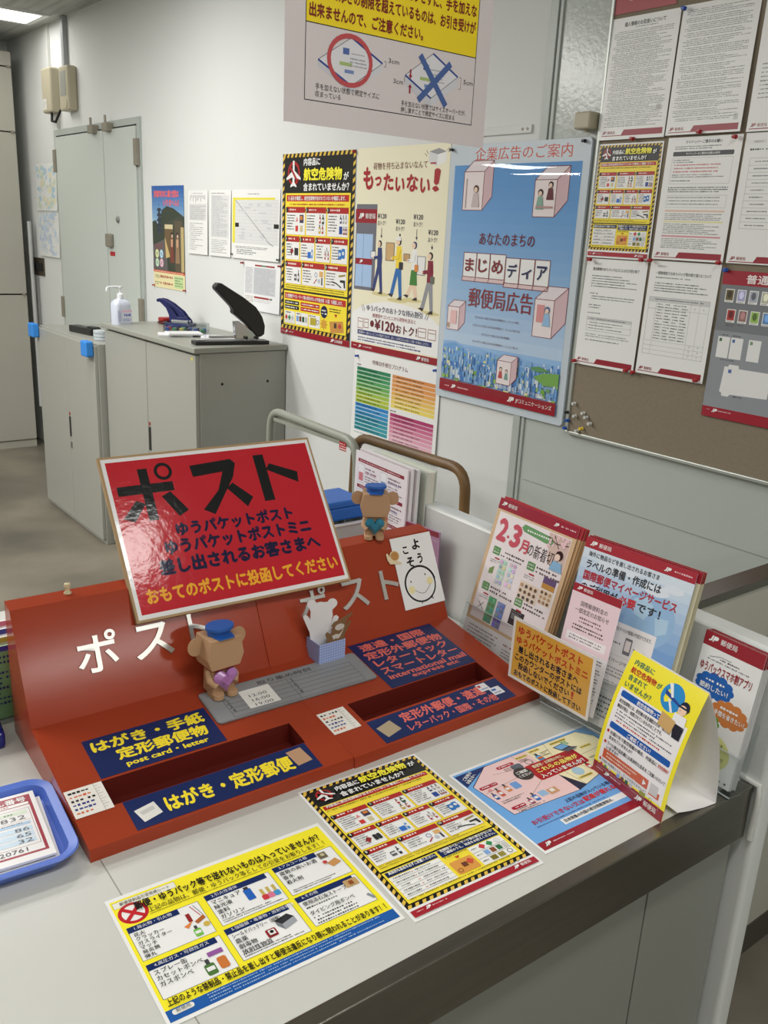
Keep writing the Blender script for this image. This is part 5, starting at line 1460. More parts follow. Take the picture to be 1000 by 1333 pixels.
s.line(44, 132, 44, 137, 1.8, BLK, 5); s.line(68, 128, 74, 132, 1.8, BLK, 5); s.line(70, 129, 73, 127, 1.8, BLK, 5)
s.build('card_face', parent=cd, th=.0008)
sn_ = MB().prism(oval(.002, .108, .0115, .0105), 0, .0012).prism([(-.012, .094), (.014, .090), (.016, .093), (.000, .100), (-.010, .108), (-.013, .116), (-.017, .114), (-.016, .102)], 0, .0009)
so = tag(sn_.build('snail_cutout', mat('cream_card', (226, 206, 170), .6), parent=cd, M=T(0, 0, .0012)), 'cream snail cut-out with an ochre shell')
sw_ = MB().prism(oval(.002, .108, .0095, .0085), .0012, .0016)
sw_.build('shell', mat('ochre_card', (196, 140, 70), .6, noise=.2, nscale=300), parent=so)


# clear holders with leaflets
def holder(label, M, w, h, back, lip, depth):
    """clear leaflet holder in the frame of its front leaflet"""
    t = thing('leaflet_holder', label, 'leaflet holder', M)
    e = .006
    MB().box(-e, -.006, -depth - .003, w + e, h, -depth - .001).build('back_plate', m_clearp, parent=t)
    MB().box(-e, -.006, .003, w + e, lip, .005).build('front_lip', m_clearp, parent=t)
    MB().box(-e, -.008, -depth - .003, w + e, -.006, .005).build('shelf', m_clearp, parent=t)
    for x in (-e - .002, w + e):
        MB().prism([(-.006, -depth - .003), (lip + .05, -depth - .003), (lip, .005), (-.006, .005)], 0, .002, M=Matrix(((0, 0, 1, x), (1, 0, 0, 0), (0, 1, 0, 0), (0, 0, 0, 1)))).build('side_plate', m_clearp, parent=t)
    for a_, b_ in ((lip - .0012, lip), (-.008, -.0065)):
        MB().box(-e, a_, .003, w + e, b_, .0055).build('polished_edge', mat('acrylic_edge', (188, 196, 196), .15), parent=t)
    return t


def leaf_stack(n, make, M, step, label, group, jitter=.0012, name='leaflet', ord_=('second', 'third', 'fourth', 'fifth', 'sixth', 'seventh', 'eighth')):
    """copies waiting behind the front leaflet"""
    src = None
    for i in range(n):
        Mi = M @ T(R.uniform(-1, 1) * jitter + (i + 1) * .0004, R.uniform(-.3, 1) * jitter, -(i + 1) * step)
        if src is None:
            o = src = make().build(name, Mi)
        else:
            o = src.copy()
            COL.objects.link(o)
            o.matrix_world = Mi
        tag(o, ord_[i] + ' leaflet from the front of ' + label, 'leaflet', group)


# --- 1: stamps leaflet
M1 = leanM((1.1598, 1.1839, CT + .013), -92.57, 15.15, -.54)
m_br = (176, 138, 100)
s = Sheet(210, 297, (216, 186, 150), 'gloss', seed=71)
s.rect(0, 0, 210, 22, (156, 48, 64), 2); s.logo(8, 6, 8, WHT, 6, '郵便局'); s.logo(150, 7, 7, WHT, 6, None); s.greek(168, 8, 34, 1, 5, 4, (230, 190, 196), 6, ragged=0)
s.rect(9, 26, 192, 218, (240, 232, 234), 2)
s.rect(0, 250, 210, 47, (238, 234, 234), 2); s.greek(14, 258, 90, 4, 7, 4, (120, 120, 124)); s.greek(116, 262, 80, 1, 7, 5, (150, 60, 60), 5); s.greek(116, 272, 80, 3, 6, 4, (150, 130, 130))
PK = (206, 90, 106)
s.text('2', 16, 36, 28, 46, PK, 6, bold=.04); s.circ(48, 68, 3, PK, 6); s.text('3', 54, 38, 28, 46, PK, 6, bold=.04); s.text('月', 84, 60, 22, 26, PK, 6, bold=.03); s.text('の新着切手', 106, 60, 84, 26, (70, 60, 60), 6, bold=.005)
s.poly([(82, 32), (156, 36), (162, 46), (156, 52), (84, 46), (76, 40)], (110, 160, 110), 4); s.greek(92, 38, 60, 1, 7, 6, (230, 240, 226), 6, ragged=0)
s.poly([(146, 28), (200, 28), (200, 92), (160, 84)], (214, 190, 180), 3); s.path([(146, 36), (168, 44), (198, 40)], 2, (80, 60, 60), 5); s.path([(160, 30), (176, 50), (192, 62)], 1.6, (80, 60, 60), 5)
for i in range(20): s.circ(R.uniform(150, 198), R.uniform(28, 54), R.uniform(2, 3.6), (236, 200, 206), 6)
s.circ(184, 62, 9, (50, 36, 36), 7); s.circ(181, 66, 6.4, (240, 214, 200), 8); s.poly([(174, 74), (194, 74), (200, 92), (168, 92)], (140, 186, 220), 7)
for x, y, tw in ((20, 94, 60), (116, 94, 64), (18, 168, 60), (112, 168, 60)):
    s.rr(x, y, 20, 16, 2, (96, 150, 90), 4); s.text('シール' if x < 50 else '新発売', x + 3, y + 3, 14, 4.5, WHT, 6); s.greek(x + 3, y + 9, 14, 1, 4, 4, (230, 240, 226), 6, ragged=0); s.greek(x + 24, y + 2, tw, 2, 8, 6, (90, 80, 84))
    s.rect(x + 10, y + 21, 14, 3, (176, 50, 60), 4); s.greek(x, y + 26, 26, 2, 4, 3, (150, 150, 150))
for x, y, c in ((46, 112, (206, 222, 210)), (72, 110, (226, 222, 232)), (46, 190, (110, 170, 130)), (72, 192, (140, 150, 196))):
    s.rect(x, y, 22, 52, c, 4)
    for i in range(10): s.circ(x + 6 + 10 * (i % 2), y + 6 + 10 * (i // 2), 3.6, tuple(max(0, min(255, v + R.randint(-50, 30))) for v in c), 6)
s.rect(164, 108, 32, 22, (110, 90, 130), 4); s.rect(164, 120, 32, 10, (200, 150, 80), 5); s.rect(164, 132, 32, 28, (236, 220, 196), 4)
for i in range(9): s.circ(170 + 10 * (i % 3), 137 + 9 * (i // 3), 3, R.choice(((120, 90, 70), (200, 160, 120), (170, 130, 110))), 6)
s.rect(112, 134, 50, 34, (232, 216, 196), 5)
for i in range(12): s.circ(118 + 12 * (i % 4), 141 + 11 * (i // 4), 3.4, R.choice(((120, 90, 70), (190, 150, 120), (90, 80, 80))), 6)
s.rect(110, 192, 36, 30, (60, 58, 62), 4); s.rect(114, 200, 28, 10, (120, 120, 126), 5)
s.poly([(24, 140), (36, 132), (36, 148), (24, 150)], (120, 150, 80), 4); s.line(22, 210, 38, 222, 1.4, (70, 70, 70), 4); s.line(24, 222, 36, 208, 1.4, (70, 70, 70), 4)
tag(s.build('leaflet', M1, th=.0006), 'front leaflet with a large pink 2・3月 heading, farthest clear holder along the partition', 'leaflet')


def kleaf():
    q = Sheet(210, 297, (196, 158, 116), 'matte', seed=72)
    q.rect(0, 0, 210, 22, (176, 42, 58), 2); q.logo(150, 7, 7, WHT, 6, None)
    return q


leaf_stack(5, kleaf, M1 @ T(.004, .003, 0) @ RZ(-.9), .0024, 'the stack with the pink 2・3月 heading', 'kraft edged leaflets behind the pink heading', .002)
holder('clear acrylic holder farthest along the partition, holding the leaflets with the pink heading', M1, .21, .16, 0, .074, .016)

# --- 2: international mail leaflet
M2 = leanM((1.1065, .9038, CT + .021), -87.63, 12.67, .12)
s = Sheet(210, 297, (196, 212, 232), 'lam', seed=73)
for i in range(10): s.rect(0, 18 + i * 17, 210, 17, tuple(int(a + (b - a) * i / 9) for a, b in zip((214, 226, 238), (96, 146, 206))), 1)
s.rect(0, 0, 210, 18, (168, 36, 52), 2); s.logo(10, 5, 8, WHT, 6, '郵便局'); s.logo(154, 6, 7, WHT, 6, None); s.greek(172, 7, 30, 1, 5, 4, (230, 190, 196), 6, ragged=0)
s.circ(150, 96, 46, (150, 186, 222), 2, n=40); s.poly([(116, 72), (140, 60), (154, 76), (142, 100), (122, 96)], (176, 206, 230), 3); s.poly([(160, 90), (184, 86), (186, 108), (168, 118)], (176, 206, 230), 3)
for x, y, r in ((60, 30, 26), (96, 26, 20), (150, 40, 24), (180, 30, 18), (30, 70, 18)): s.circ(x, y + 8, r, (222, 230, 240), 2, ry=r * .4)
s.text('海外に物品などを差し出されるお客さま', 12, 22, 138, 9, (70, 70, 76), 6, bold=.02)
s.text('ラベルの準備・作成には', 12, 36, 146, 16, (50, 50, 56), 6, bold=.025)
s.text('国際郵便マイページサービス', 12, 55, 180, 17, (176, 40, 56), 6, bold=.03)
s.text('のご利用が', 12, 75, 74, 16, (50, 50, 56), 6, bold=.025); s.text('必要', 88, 75, 34, 16, (206, 60, 60), 6, bold=.03); s.text('です！', 124, 76, 44, 15, (50, 50, 56), 6, bold=.025)
s.rect(10, 118, 162, 179, (238, 234, 236), 4); s.text('パソコンやスマートフォンで簡単に必要なラベルや書類の作成ができます。', 24, 125, 142, 7, (80, 80, 84), 6, bold=.01)
s.rr(66, 142, 26, 20, 2, (150, 150, 154), 5); s.rect(69, 145, 20, 13, (226, 230, 234), 6); s.greek(96, 150, 24, 1, 5, 4, (120, 120, 124), 6)
s.rr(120, 138, 14, 28, 2, (120, 120, 126), 5); s.rect(122, 142, 10, 18, (236, 224, 226), 6); s.greek(138, 150, 28, 1, 5, 4, (120, 120, 124), 6)
s.frame(26, 172, 138, 62, .6, (200, 196, 198), 5)
s.text('国際郵便マイページサービス', 60, 178, 96, 7, (80, 80, 84), 6); s.greek(32, 192, 126, 3, 6, 4, (150, 150, 154), 6); s.text('こちらの二次元コードから', 60, 216, 90, 6, (80, 80, 84), 6)
s.rect(44, 240, 12, 18, (44, 70, 140), 6); s.rect(44, 262, 12, 28, (150, 60, 70), 6); s.greek(62, 244, 70, 5, 8, 5, (110, 110, 116), 6)
tag(s.build('leaflet', M2, th=.0006), 'front blue leaflet with a globe and large black and red writing in the middle holder', 'leaflet')


def bleaf():
    q = Sheet(214, 297, (206, 200, 170), 'matte', seed=74)
    q.rect(0, 0, 214, 18, (150, 24, 40), 2); q.rect(0, 18, 206, 200, (120, 160, 206), 2)
    return q


leaf_stack(4, bleaf, M2 @ T(.002, .002, 0), .0032, 'the blue stack in the middle holder', 'leaflets behind the blue globe leaflet', .0015)
holder('clear acrylic holder in the middle of the partition, holding the blue and pink leaflets', M2, .21, .17, 0, .078, .018)

# --- pink narrow leaflet in front of it
M3 = leanM((1.0885, .8863, CT + .0433), -87.86, 11.0, -.27)
s = Sheet(97, 204, (236, 232, 234), 'satin', seed=75)
s.rect(0, 0, 97, 104, (240, 214, 222), 1); s.rect(0, 0, 97, 14, (160, 34, 50), 2); s.logo(8, 4, 6, WHT, 6, '郵便局')
s.text('国際郵便料金の', 22, 26, 54, 9, (70, 56, 60), 6, bold=.01); s.text('一部改定のお知らせ', 14, 38, 68, 9, (70, 56, 60), 6, bold=.01)
s.greek(26, 52, 46, 2, 6, 4.4, (120, 90, 96), ragged=.1); s.greek(16, 66, 64, 2, 6, 4.4, (90, 70, 76), ragged=.1)
s.rect(8, 82, 80, 14, (246, 240, 242), 2); s.greek(14, 85, 66, 2, 5, 3.6, (120, 100, 106)); s.greek(8, 110, 80, 16, 5, 3.2, (70, 70, 74), ragged=.2)
tag(s.build('leaflet', M3, th=.0012), 'narrow pink headed leaflet standing in front of the blue globe leaflet', 'leaflet')
tag(MB().box(-.003, -.002, -.016, .1, .05, -.013).box(-.003, -.03, -.016, .1, -.002, .006).build('leaflet_rest', m_clearp, M=M3), 'clear little rest under the narrow pink headed leaflet', 'leaflet holder')

# --- orange card clipped to the front of the holders
MO = leanM((1.0835, .9755, CT + .0410), -89.5, -.5, -1.2)
s = Sheet(190, 123, (234, 230, 224), 'gloss', .955, seed=76)
s.rect(6, 6, 178, 111, (222, 168, 72), 1)
OR_, ON = (190, 56, 36), (34, 34, 48)
s.text('ゆうパケットポスト', 14, 12, 150, 18, OR_, 6, bold=.035); s.text('ゆうパケットポストミニ', 12, 33, 166, 16, OR_, 6, bold=.035)
s.text('差し出されるお客さまへ', 18, 51, 142, 15, ON, 6, bold=.035); s.text('このカウンターのポストには', 12, 68, 158, 14, ON, 6, bold=.035)
s.text('投函しないでください', 22, 84, 122, 14, ON, 6, bold=.035); s.text('！', 148, 84, 6, 14, OR_, 6, bold=.03); s.text('おもてのポストに投函して下さい', 14, 101, 158, 13, ON, 6, bold=.035)
tag(s.build('small_sign', MO, th=.0008), 'small orange sign with red and black handwriting leaning on the clear holders', 'sign')

# --- app leaflets at the counter end
M4 = leanM((1.154, .6746, CT + .009), -94.47, 8.79, .02)
s = Sheet(100, 210, (234, 234, 232), 'satin', 1.05, seed=77)
s.rect(0, 0, 100, 22, (150, 26, 40), 2); s.logo(8, 5, 9, WHT, 6, '郵便局')
s.path([(16, 36), (34, 31), (52, 31)], .7, (90, 90, 90), 5); s.greek(34, 33, 32, 1, 4, 3.4, (80, 60, 60), ragged=0); s.greek(14, 38, 70, 1, 4, 3, (130, 130, 130), ragged=0)
s.text('ゆうパックスマホ割アプリ', 5, 44, 86, 15, (150, 26, 40), 6, bold=.025)


def cloud(x, y, rx, ry, c):
    s.circ(x, y, rx * .84, c, 3, ry=ry * .84)
    for i in range(11): s.circ(x + rx * .8 * cos(2 * pi * i / 11), y + ry * .76 * sin(2 * pi * i / 11), rx * .27, c, 3, ry=ry * .34)


cloud(36, 76, 31, 18, (30, 96, 176)); s.greek(20, 67, 30, 1, 6, 5, WHT, 6, ragged=0); s.text('節約したい！', 12, 75, 48, 9, WHT, 6, bold=.02)
cloud(70, 106, 29, 18, (206, 124, 60)); s.greek(54, 97, 30, 1, 6, 5, WHT, 6, ragged=0); s.text('手間を省きたい！', 46, 105, 50, 8.4, WHT, 6, bold=.02)
cloud(30, 128, 28, 16, (104, 156, 66)); s.greek(16, 120, 30, 1, 6, 5, WHT, 6, ragged=0); s.text('使いたい！', 12, 127, 40, 8.4, WHT, 6, bold=.02)
s.circ(52, 168, 36, (214, 216, 140), 3, ry=28); s.text('こんな時には', 30, 150, 44, 7, (60, 60, 50), 6); s.text('ゆうパック', 30, 160, 38, 7, (60, 60, 50), 6); s.text('スマホ割アプリが', 24, 170, 56, 7, (60, 60, 50), 6); s.text('おすすめです!!', 28, 180, 48, 7, (60, 60, 50), 6)
s.greek(58, 201, 34, 1, 5, 4, (60, 60, 60), 6)
tag(s.build('leaflet', M4, th=.0006), 'front white leaflet with coloured speech clouds at the right end of the counter', 'leaflet')


def aleaf():
    q = Sheet(100, 210, (228, 228, 226), 'satin', 1.05, seed=78)
    q.rect(0, 0, 100, 22, (150, 26, 40), 2)
    return q


leaf_stack(4, aleaf, M4, .0034, 'the stack with coloured speech clouds', 'leaflets behind the one with speech clouds', .0008)
holder('narrow clear holder at the right end of the counter, holding leaflets with speech clouds', M4, .105, .11, 0, .058, .020)

# --- yellow tent card
tn = thing('tent_card', 'yellow folded tent card with an aeroplane and blue bars near the counter edge', 'tent card', leanM((1.0311, .7343, CT + .0006), -99.67, 0, 0))
TL_ = math.hypot(.195, .0535)


def tent_warp(x, y, z, W, H):
    t = y / H
    b = .010 * sin(pi * t)
    return (x, .195 * t + b * .25, z * .96 - .0535 * t + b)


s = Sheet(148, TL_ * 1000, (246, 232, 52), 'gloss', seed=81)
hh = s.h
s.rect(0, hh - 18, 148, 18, (146, 26, 44), 3); s.logo(92, hh - 13.5, 8, WHT, 6, '郵便局'); s.greek(8, hh - 11, 14, 1, 4, 3, (226, 190, 196), 6, ragged=0); s.logo(26, hh - 12, 6, WHT, 6, None); s.greek(38, hh - 11, 24, 1, 4, 3, (226, 190, 196), 6, ragged=0)
s.poly(rrect(7, 58, 141, hh - 21, 5, 4)[0:5] + rrect(7, 58, 141, hh - 21, 5, 4)[5:], (240, 238, 238), 2) if False else None
for i in range(8): s.rect(7, 57 + i * (hh - 78) / 8, 134, (hh - 78) / 8, (240, 238, 238), 2)
TG, TR_ = (30, 110, 96), (190, 56, 40)
s.text('内容品に', 12, 9, 40, 9, TG, 6, bold=.02); s.text('航空危険物', 11, 21, 52, 10, TR_, 6, bold=.025); s.text('が', 65, 22, 9, 9, TG, 6, bold=.02); s.text('含まれて', 12, 33, 38, 9, TG, 6, bold=.02); s.text('いませんか？', 11, 45, 54, 9, TG, 6, bold=.02)
s.circ(98, 31, 21, (40, 140, 206), 3); s.poly([(82, 24), (114, 34), (116, 38), (84, 31)], (40, 70, 150), 5); s.poly([(90, 12), (100, 30), (96, 31), (84, 14)], (236, 238, 240), 6); s.poly([(96, 34), (108, 50), (104, 51), (92, 35)], (236, 238, 240), 6)
s.circ(124, 34, 8.5, (30, 34, 56), 7); s.circ(122, 39, 7.4, (240, 206, 180), 8); s.rect(113, 34, 20, 2.6, (30, 34, 56), 9); s.poly([(112, 46), (134, 46), (136, 62), (112, 60)], (238, 238, 240), 7); s.poly([(116, 60), (136, 60), (136, 80), (122, 80)], (34, 36, 50), 7); s.poly([(92, 54), (120, 58), (118, 78), (92, 74)], (206, 168, 110), 9)
s.rr(12, 60, 124, 10, 3, (26, 92, 176), 4); s.text('航空危険物って何？', 46, 61.5, 56, 7, WHT, 6, bold=.02)
s.text('航空危険物とは、航空機の安全運航のため「航空法」による', 14, 73, 120, 6.4, (50, 50, 56), 6, bold=.015); s.text('輸送が禁止・制限されているもののことです。', 14, 81, 92, 6.2, (50, 50, 56), 6, bold=.015)
s.greek(16, 90, 116, 3, 5, 3.4, (96, 96, 110)); s.greek(16, 105, 100, 1, 5, 4, (196, 60, 50), ragged=.1)
s.rr(12, 112, 124, 10, 3, (26, 92, 176), 4); s.text('ご確認ください！', 50, 113.5, 48, 7, WHT, 6, bold=.02)
for y, tx in ((125, 'お届け先で航空搭載の場合、内容品に'), (143, 'ラベル等の品名欄には具体的な品名を')): s.circ(13, y + 3, 2.4, TR_, 6); s.text(tx, 18, y, 98 if y < 130 else 84, 6.2, (50, 50, 56), 6, bold=.015)
s.text('航空危険物が', 118, 125, 20, 6, TR_, 6, bold=.015); s.text('含まれていませんか？', 18, 133, 50, 6, (50, 50, 56), 6, bold=.015); s.text('ご記載いただいて', 104, 143, 34, 6, (50, 50, 56), 6, bold=.015); s.text('いますか？', 18, 150.5, 26, 5.6, (50, 50, 56), 6, bold=.015)
s.rect(14, 157, 96, 15, (206, 92, 56), 4); s.greek(20, 159.5, 72, 2, 5.4, 3.6, (246, 226, 210), 6); s.poly([(100, 160), (107, 164.5), (100, 169)], WHT, 6); s.rr(114, 157, 16, 16, 1, (206, 204, 204), 4); s.rect(130, 166, 4, 9, (206, 92, 56), 4); s.rect(114, 173.5, 20, 2, (206, 92, 56), 4)
s.circ(12, 175.5, 2.2, TR_, 6); s.text('外装に危険物ラベル、マークがありませんか？', 16, 173.5, 94, 4.6, (50, 50, 56), 6, bold=.01)
for i, c in enumerate(((190, 50, 60), (60, 130, 80), (206, 206, 206))): s.poly([(16 + i * 9, 180), (19.4 + i * 9, 183), (16 + i * 9, 186), (12.6 + i * 9, 183)], c, 5)
for i, c in enumerate(((120, 160, 220), (110, 60, 40), (40, 90, 60), (200, 200, 200))): s.rect(50 + i * 9, 180, 6, 6, c, 5)
s.rect(98, 179, 12, 7, (150, 150, 50), 5); s.ring(120, 182.5, 3.2, .6, (70, 70, 70), 5); s.frame(9, 178, 128, 11, .4, (190, 180, 180), 4)
s.build('front_face', parent=tn, th=.0006, warp=tent_warp, seg=16)
# back leaf and foot flap: a bowed strip from the ridge down to the counter, turned in under the card
P2 = []
for i in range(15):
    t_ = i / 14
    P2.append((-.0535 - .056 * t_ - .013 * sin(pi * t_), .195 * (1 - t_) + .002))
P2 += [(-.1085, .0014), (-.085, .0012), (-.055, .004), (-.030, .0085)]
vs, fs = [], []
for x in (0, .148):
    for z_, y_ in P2: vs.append((x, y_, z_))
n = len(P2)
for i in range(n - 1): fs.append((i, i + 1, n + i + 1, n + i))
bk = MB().add(vs, fs).build('back_leaf', mat('white_card_stock', (232, 230, 230), .5, noise=.02), parent=tn, smooth=40)
so_ = bk.modifiers.new('card', 'SOLIDIFY'); so_.thickness = .0006

# --- blue tray with papers, left edge
TM = T(.178, 1.066, CT) @ RZ(-5)
tr = thing('plastic_tray', 'blue plastic tray holding printed papers at the left edge', 'tray', TM)
m_tray = mat('blue_tray_plastic', (92, 124, 214), rough=.3, noise=.03)
o_, i_ = rrect(-.14, -.098, .14, .098, .034, 8), rrect(-.128, -.086, .128, .086, .024, 8)
lo = rrect(-.124, -.082, .124, .082, .03, 8)
n = len(o_)
vs = [(x, y, 0) for x, y in lo] + [(x, y, .020) for x, y in o_] + [(x, y, .0215) for x, y in [(a * .99, b * .985) for a, b in o_]] + [(x, y, .019) for x, y in i_] + [(x * .97, y * .96, .003) for x, y in i_]
fs = [tuple(range(n))[::-1]]
for k in range(4): fs += [(k * n + i, k * n + (i + 1) % n, (k + 1) * n + (i + 1) % n, (k + 1) * n + i) for i in range(n)]
fs.append(tuple(range(4 * n, 5 * n)))
MB().add(vs, fs).build('tray', m_tray, parent=tr, smooth=50)


def lot(k):
    q = Sheet(210, 148, (238, 236, 236), 'satin', seed=90 + k)
    if k == 0:
        D_ = (160, 44, 62)
        q.rect(6, 6, 198, 24, D_, 2); q.text('お年玉くじ当せん番号', 60, 9, 138, 12, WHT, 6, bold=.02); q.rr(20, 22.5, 180, 6, 3, WHT, 3); q.greek(70, 24, 110, 1, 4, 3.4, (170, 80, 90), 6)
        q.frame(6, 6, 198, 130, 4, D_, 2)
        q.frame(122, 36, 76, 82, .6, (150, 90, 90), 3); q.frame(16, 36, 100, 82, .6, (150, 90, 90), 3)
        q.circ(132, 44, 7, (90, 110, 170), 4, ry=5); q.rect(144, 40, 50, 8, (214, 226, 206), 3); q.greek(146, 42, 44, 1, 5, 4, (80, 110, 80), 6)
        q.text('2832', 148, 51, 42, 9, (70, 70, 74), 6); q.rect(126, 63, 70, .5, (190, 150, 150), 3)
        q.circ(132, 70, 7, (206, 150, 110), 4, ry=5); q.rect(146, 67, 48, 6, (170, 200, 226), 3); q.greek(144, 66, 50, 1, 4, 3, (70, 80, 100), 6)
        for i, tx in enumerate(('86', '65', '32')): q.rect(130, 77 + i * 12.5, 64, 10, (200, 220, 236), 3); q.text(tx, 172, 78 + i * 12.5, 18, 8, (70, 70, 74), 6)
        q.text('56540', 100, 122, 34, 8, (70, 70, 74), 6); q.text('20761', 146, 121, 34, 8, (70, 70, 74), 6)
        q.greek(20, 42, 90, 9, 8, 5, (120, 90, 90), 6)
    return q


PM = TM @ T(-.100, -.074, 0)
for i in range(4):
    o = lot(i).build('printed_paper', PM @ T(.002 * i * (-1) ** i, -.0015 * i, .0165 - i * .0036) @ RZ((-1.0, .6, -2.2, 1.2)[i]), th=.0028)
    tag(o, ('top printed paper with a dark red frame and numbers in the blue tray', 'second paper from the top in the blue tray', 'third paper from the top in the blue tray', 'bottom paper in the blue tray')[i], 'paper', 'papers in the blue tray')
pk_ = MB().box(-.11, 0, 0, .0, .062, .028)
tag(pk_.build('packet', mat('navy_foil_packet', (30, 34, 120), rough=.25, noise=.1, nscale=20), M=T(.305, 1.283, CT) @ RZ(-6), bevel=.006, segs=3), 'small navy blue packet at the left edge of the counter', 'packet')

# --- leaflets in a clear holder left of the boxes
LH_ = T(.222, 1.39, CT) @ RX(90)
holder_l = thing('leaflet_holder', 'clear holder with colourful leaflets behind the left end of the red boxes', 'leaflet holder', LH_)
MB().box(-.006, 0, -.075, .158, .12, -.073).build('back_plate', m_clearp, parent=holder_l)
MB().box(-.006, 0, .032, .158, .07, .034).build('front_lip', m_clearp, parent=holder_l)
MB().box(-.006, 0, -.073, .158, .002, .032).build('shelf', m_clearp, parent=holder_l)
MB().prism([(0, -.073), (.12, -.073), (.07, .034), (0, .034)], 0, .002, M=Matrix(((0, 0, 1, .158), (1, 0, 0, 0), (0, 1, 0, 0), (0, 0, 0, 1)))).build('side_plate', m_clearp, parent=holder_l)
for i, (c1, c2, hgt, nm) in enumerate((((206, 110, 130), (236, 230, 226), 143, 'pink topped'), ((60, 60, 140), (230, 230, 236), 138, 'violet topped'), ((216, 190, 90), (236, 232, 220), 133, 'yellow topped'), ((60, 60, 150), (120, 160, 110), 127, 'blue topped'))):
    s = Sheet(150, hgt, c2, 'satin', seed=100 + i); s.rect(0, 0, 150, 9, c1, 1); s.greek(10, 16, 130, 10, 9, 6, tuple(int(v * .7) for v in c1))
    tag(s.build('leaflet', LH_ @ T(0, .003, -.045 + i * .02), th=.004), nm + ' leaflet in the clear holder behind the left end of the red boxes', 'leaflet')

# --- things behind the right red box
s = Sheet(100, 182, (170, 128, 160), 'satin', seed=111)
s.rect(0, 0, 100, 12, (130, 30, 50), 2)
for i in range(5): s.rect(i * 25, 12, .8, 170, (206, 186, 206), 2)
for i in range(5): s.rect(0, 20 + i * 38, 100, .8, (206, 186, 206), 2)
for x, y, c in ((24, 52, (206, 110, 90)), (70, 56, (226, 206, 170)), (24, 120, (206, 190, 150)), (72, 126, (190, 150, 170))): s.circ(x, y, 16, c, 4, ry=20); s.circ(x - 5, y - 3, 2, (90, 60, 60), 5); s.circ(x + 5, y - 3, 2, (90, 60, 60), 5)
tag(s.build('booklet', leanM((1.208, 1.423, CT + .004), -84, -1, 0), th=.006), 'purple checked booklet standing behind the white welcome card', 'booklet')


def file_sheet():
    q = Sheet(210, 297, (232, 226, 230), 'satin', seed=112)
    for y in (16, 78, 138, 250): q.rect(12, y, 186, 8, (140, 36, 50), 2); q.greek(20, y + 2, 160, 1, 5, 4, (226, 190, 196), 5, ragged=0)
    for j, y in enumerate((28, 90, 150)):
        for x in (14, 108):
            q.rect(x, y, 24, 44, (236, 236, 240), 3); q.frame(x, y, 24, 44, .6, (150, 150, 160), 4); q.rect(x + 3, y + 20, 18, 20, (206, 120, 130) if x < 50 else (120, 150, 190), 4)
            q.greek(x + 30, y + 4, 56, 2, 8, 6, (120, 90, 110)); q.text('レターパック', x + 30, y + 14, 44, 7, (176, 60, 80) if x < 50 else (70, 90, 160), 6, bold=.01); q.greek(x + 30, y + 24, 58, 3, 6, 4, (130, 120, 126))
    return q


FM = leanM((1.2174, 1.6414, CT + .0), -93.74, 1.15, 0)
tag(file_sheet().build('brochure', FM, th=.004), 'front white brochure with dark red bars standing behind the right red box', 'brochure')
for i, (dx, dy, c, th, nm) in enumerate(((.006, .004, (236, 234, 236), .006, 'white brochure directly behind the one with dark red bars'), (.012, .002, (228, 226, 228), .008, 'second white brochure behind the one with dark red bars'))):
    q = Sheet(210, 297, c, 'satin', seed=113 + i); q.rect(0, 0, 210, 6, (206, 196, 200), 1)
    tag(q.build('brochure', FM @ T(dx, dy, -.009 - i * .012), th=th), nm, 'brochure')
fb = thing('file_folder', 'thick pale green file behind the white brochures by the partition', 'file', FM @ T(.018, 0, -.060))
m_file = mat('pale_green_file', (196, 204, 192), .5, noise=.03)
MB().box(0, 0, 0, .214, .296, .003).build('cover', m_file, parent=fb)
MB().box(0, 0, .026, .214, .296, .029).build('cover', m_file, parent=fb)
MB().box(0.004, .003, .003, .210, .292, .026).build('pages', mat('page_edges', (222, 220, 208), .8, noise=.15, nscale=200, stretch=(1, 1, 30)), parent=fb)
bn_ = thing('document_bin', 'grey plastic bin standing behind the red sign board', 'bin', T(1.13, 1.60, CT))
m_bin = mat('grey_bin_plastic', (176, 178, 176), .45, noise=.04)
g = MB()
for x0, y0, x1, y1 in ((-.08, -.06, .06, -.057), (-.08, .057, .06, .06), (-.08, -.057, -.077, .057), (.057, -.057, .06, .057)): g.box(x0, y0, 0, x1, y1, .155)
g.box(-.08, -.06, 0, .06, .06, .003)
g.build('body', m_bin, parent=bn_)
g = MB()
for x0, y0, x1, y1 in ((-.085, -.065, .065, -.057), (-.085, .057, .065, .065), (-.085, -.057, -.077, .057), (.057, -.057, .065, .057)): g.box(x0, y0, .155, x1, y1, .160)
g.build('rim', mat('white_bin_rim', (216, 218, 216), .4), parent=bn_, bevel=.001)
bb = thing('blue_case', 'blue plastic case lying on the grey bin behind the red sign board', 'case', T(1.135, 1.605, CT + .1605))
m_bluec = mat('blue_case_plastic', (34, 102, 190), .4, noise=.04)
MB().box(-.055, -.05, 0, .048, .05, .030).build('base', m_bluec, parent=bb, bevel=.004)
MB().box(-.056, -.051, .030, .049, .051, .046).build('lid', m_bluec, parent=bb, bevel=.004)
mk_ = thing('marker_pen', 'orange marker pen standing behind the right red box', 'pen', T(1.075, 1.345, CT))
MB().cyl((0, 0, 0), (0, 0, .215), .0075, n=14).build('barrel', mat('pale_barrel', (220, 214, 206), .4), parent=mk_)
MB().cyl((0, 0, .215), (0, 0, .245), .009, .0075, n=14).build('cap', mat('orange_cap', (236, 110, 50), .35), parent=mk_)

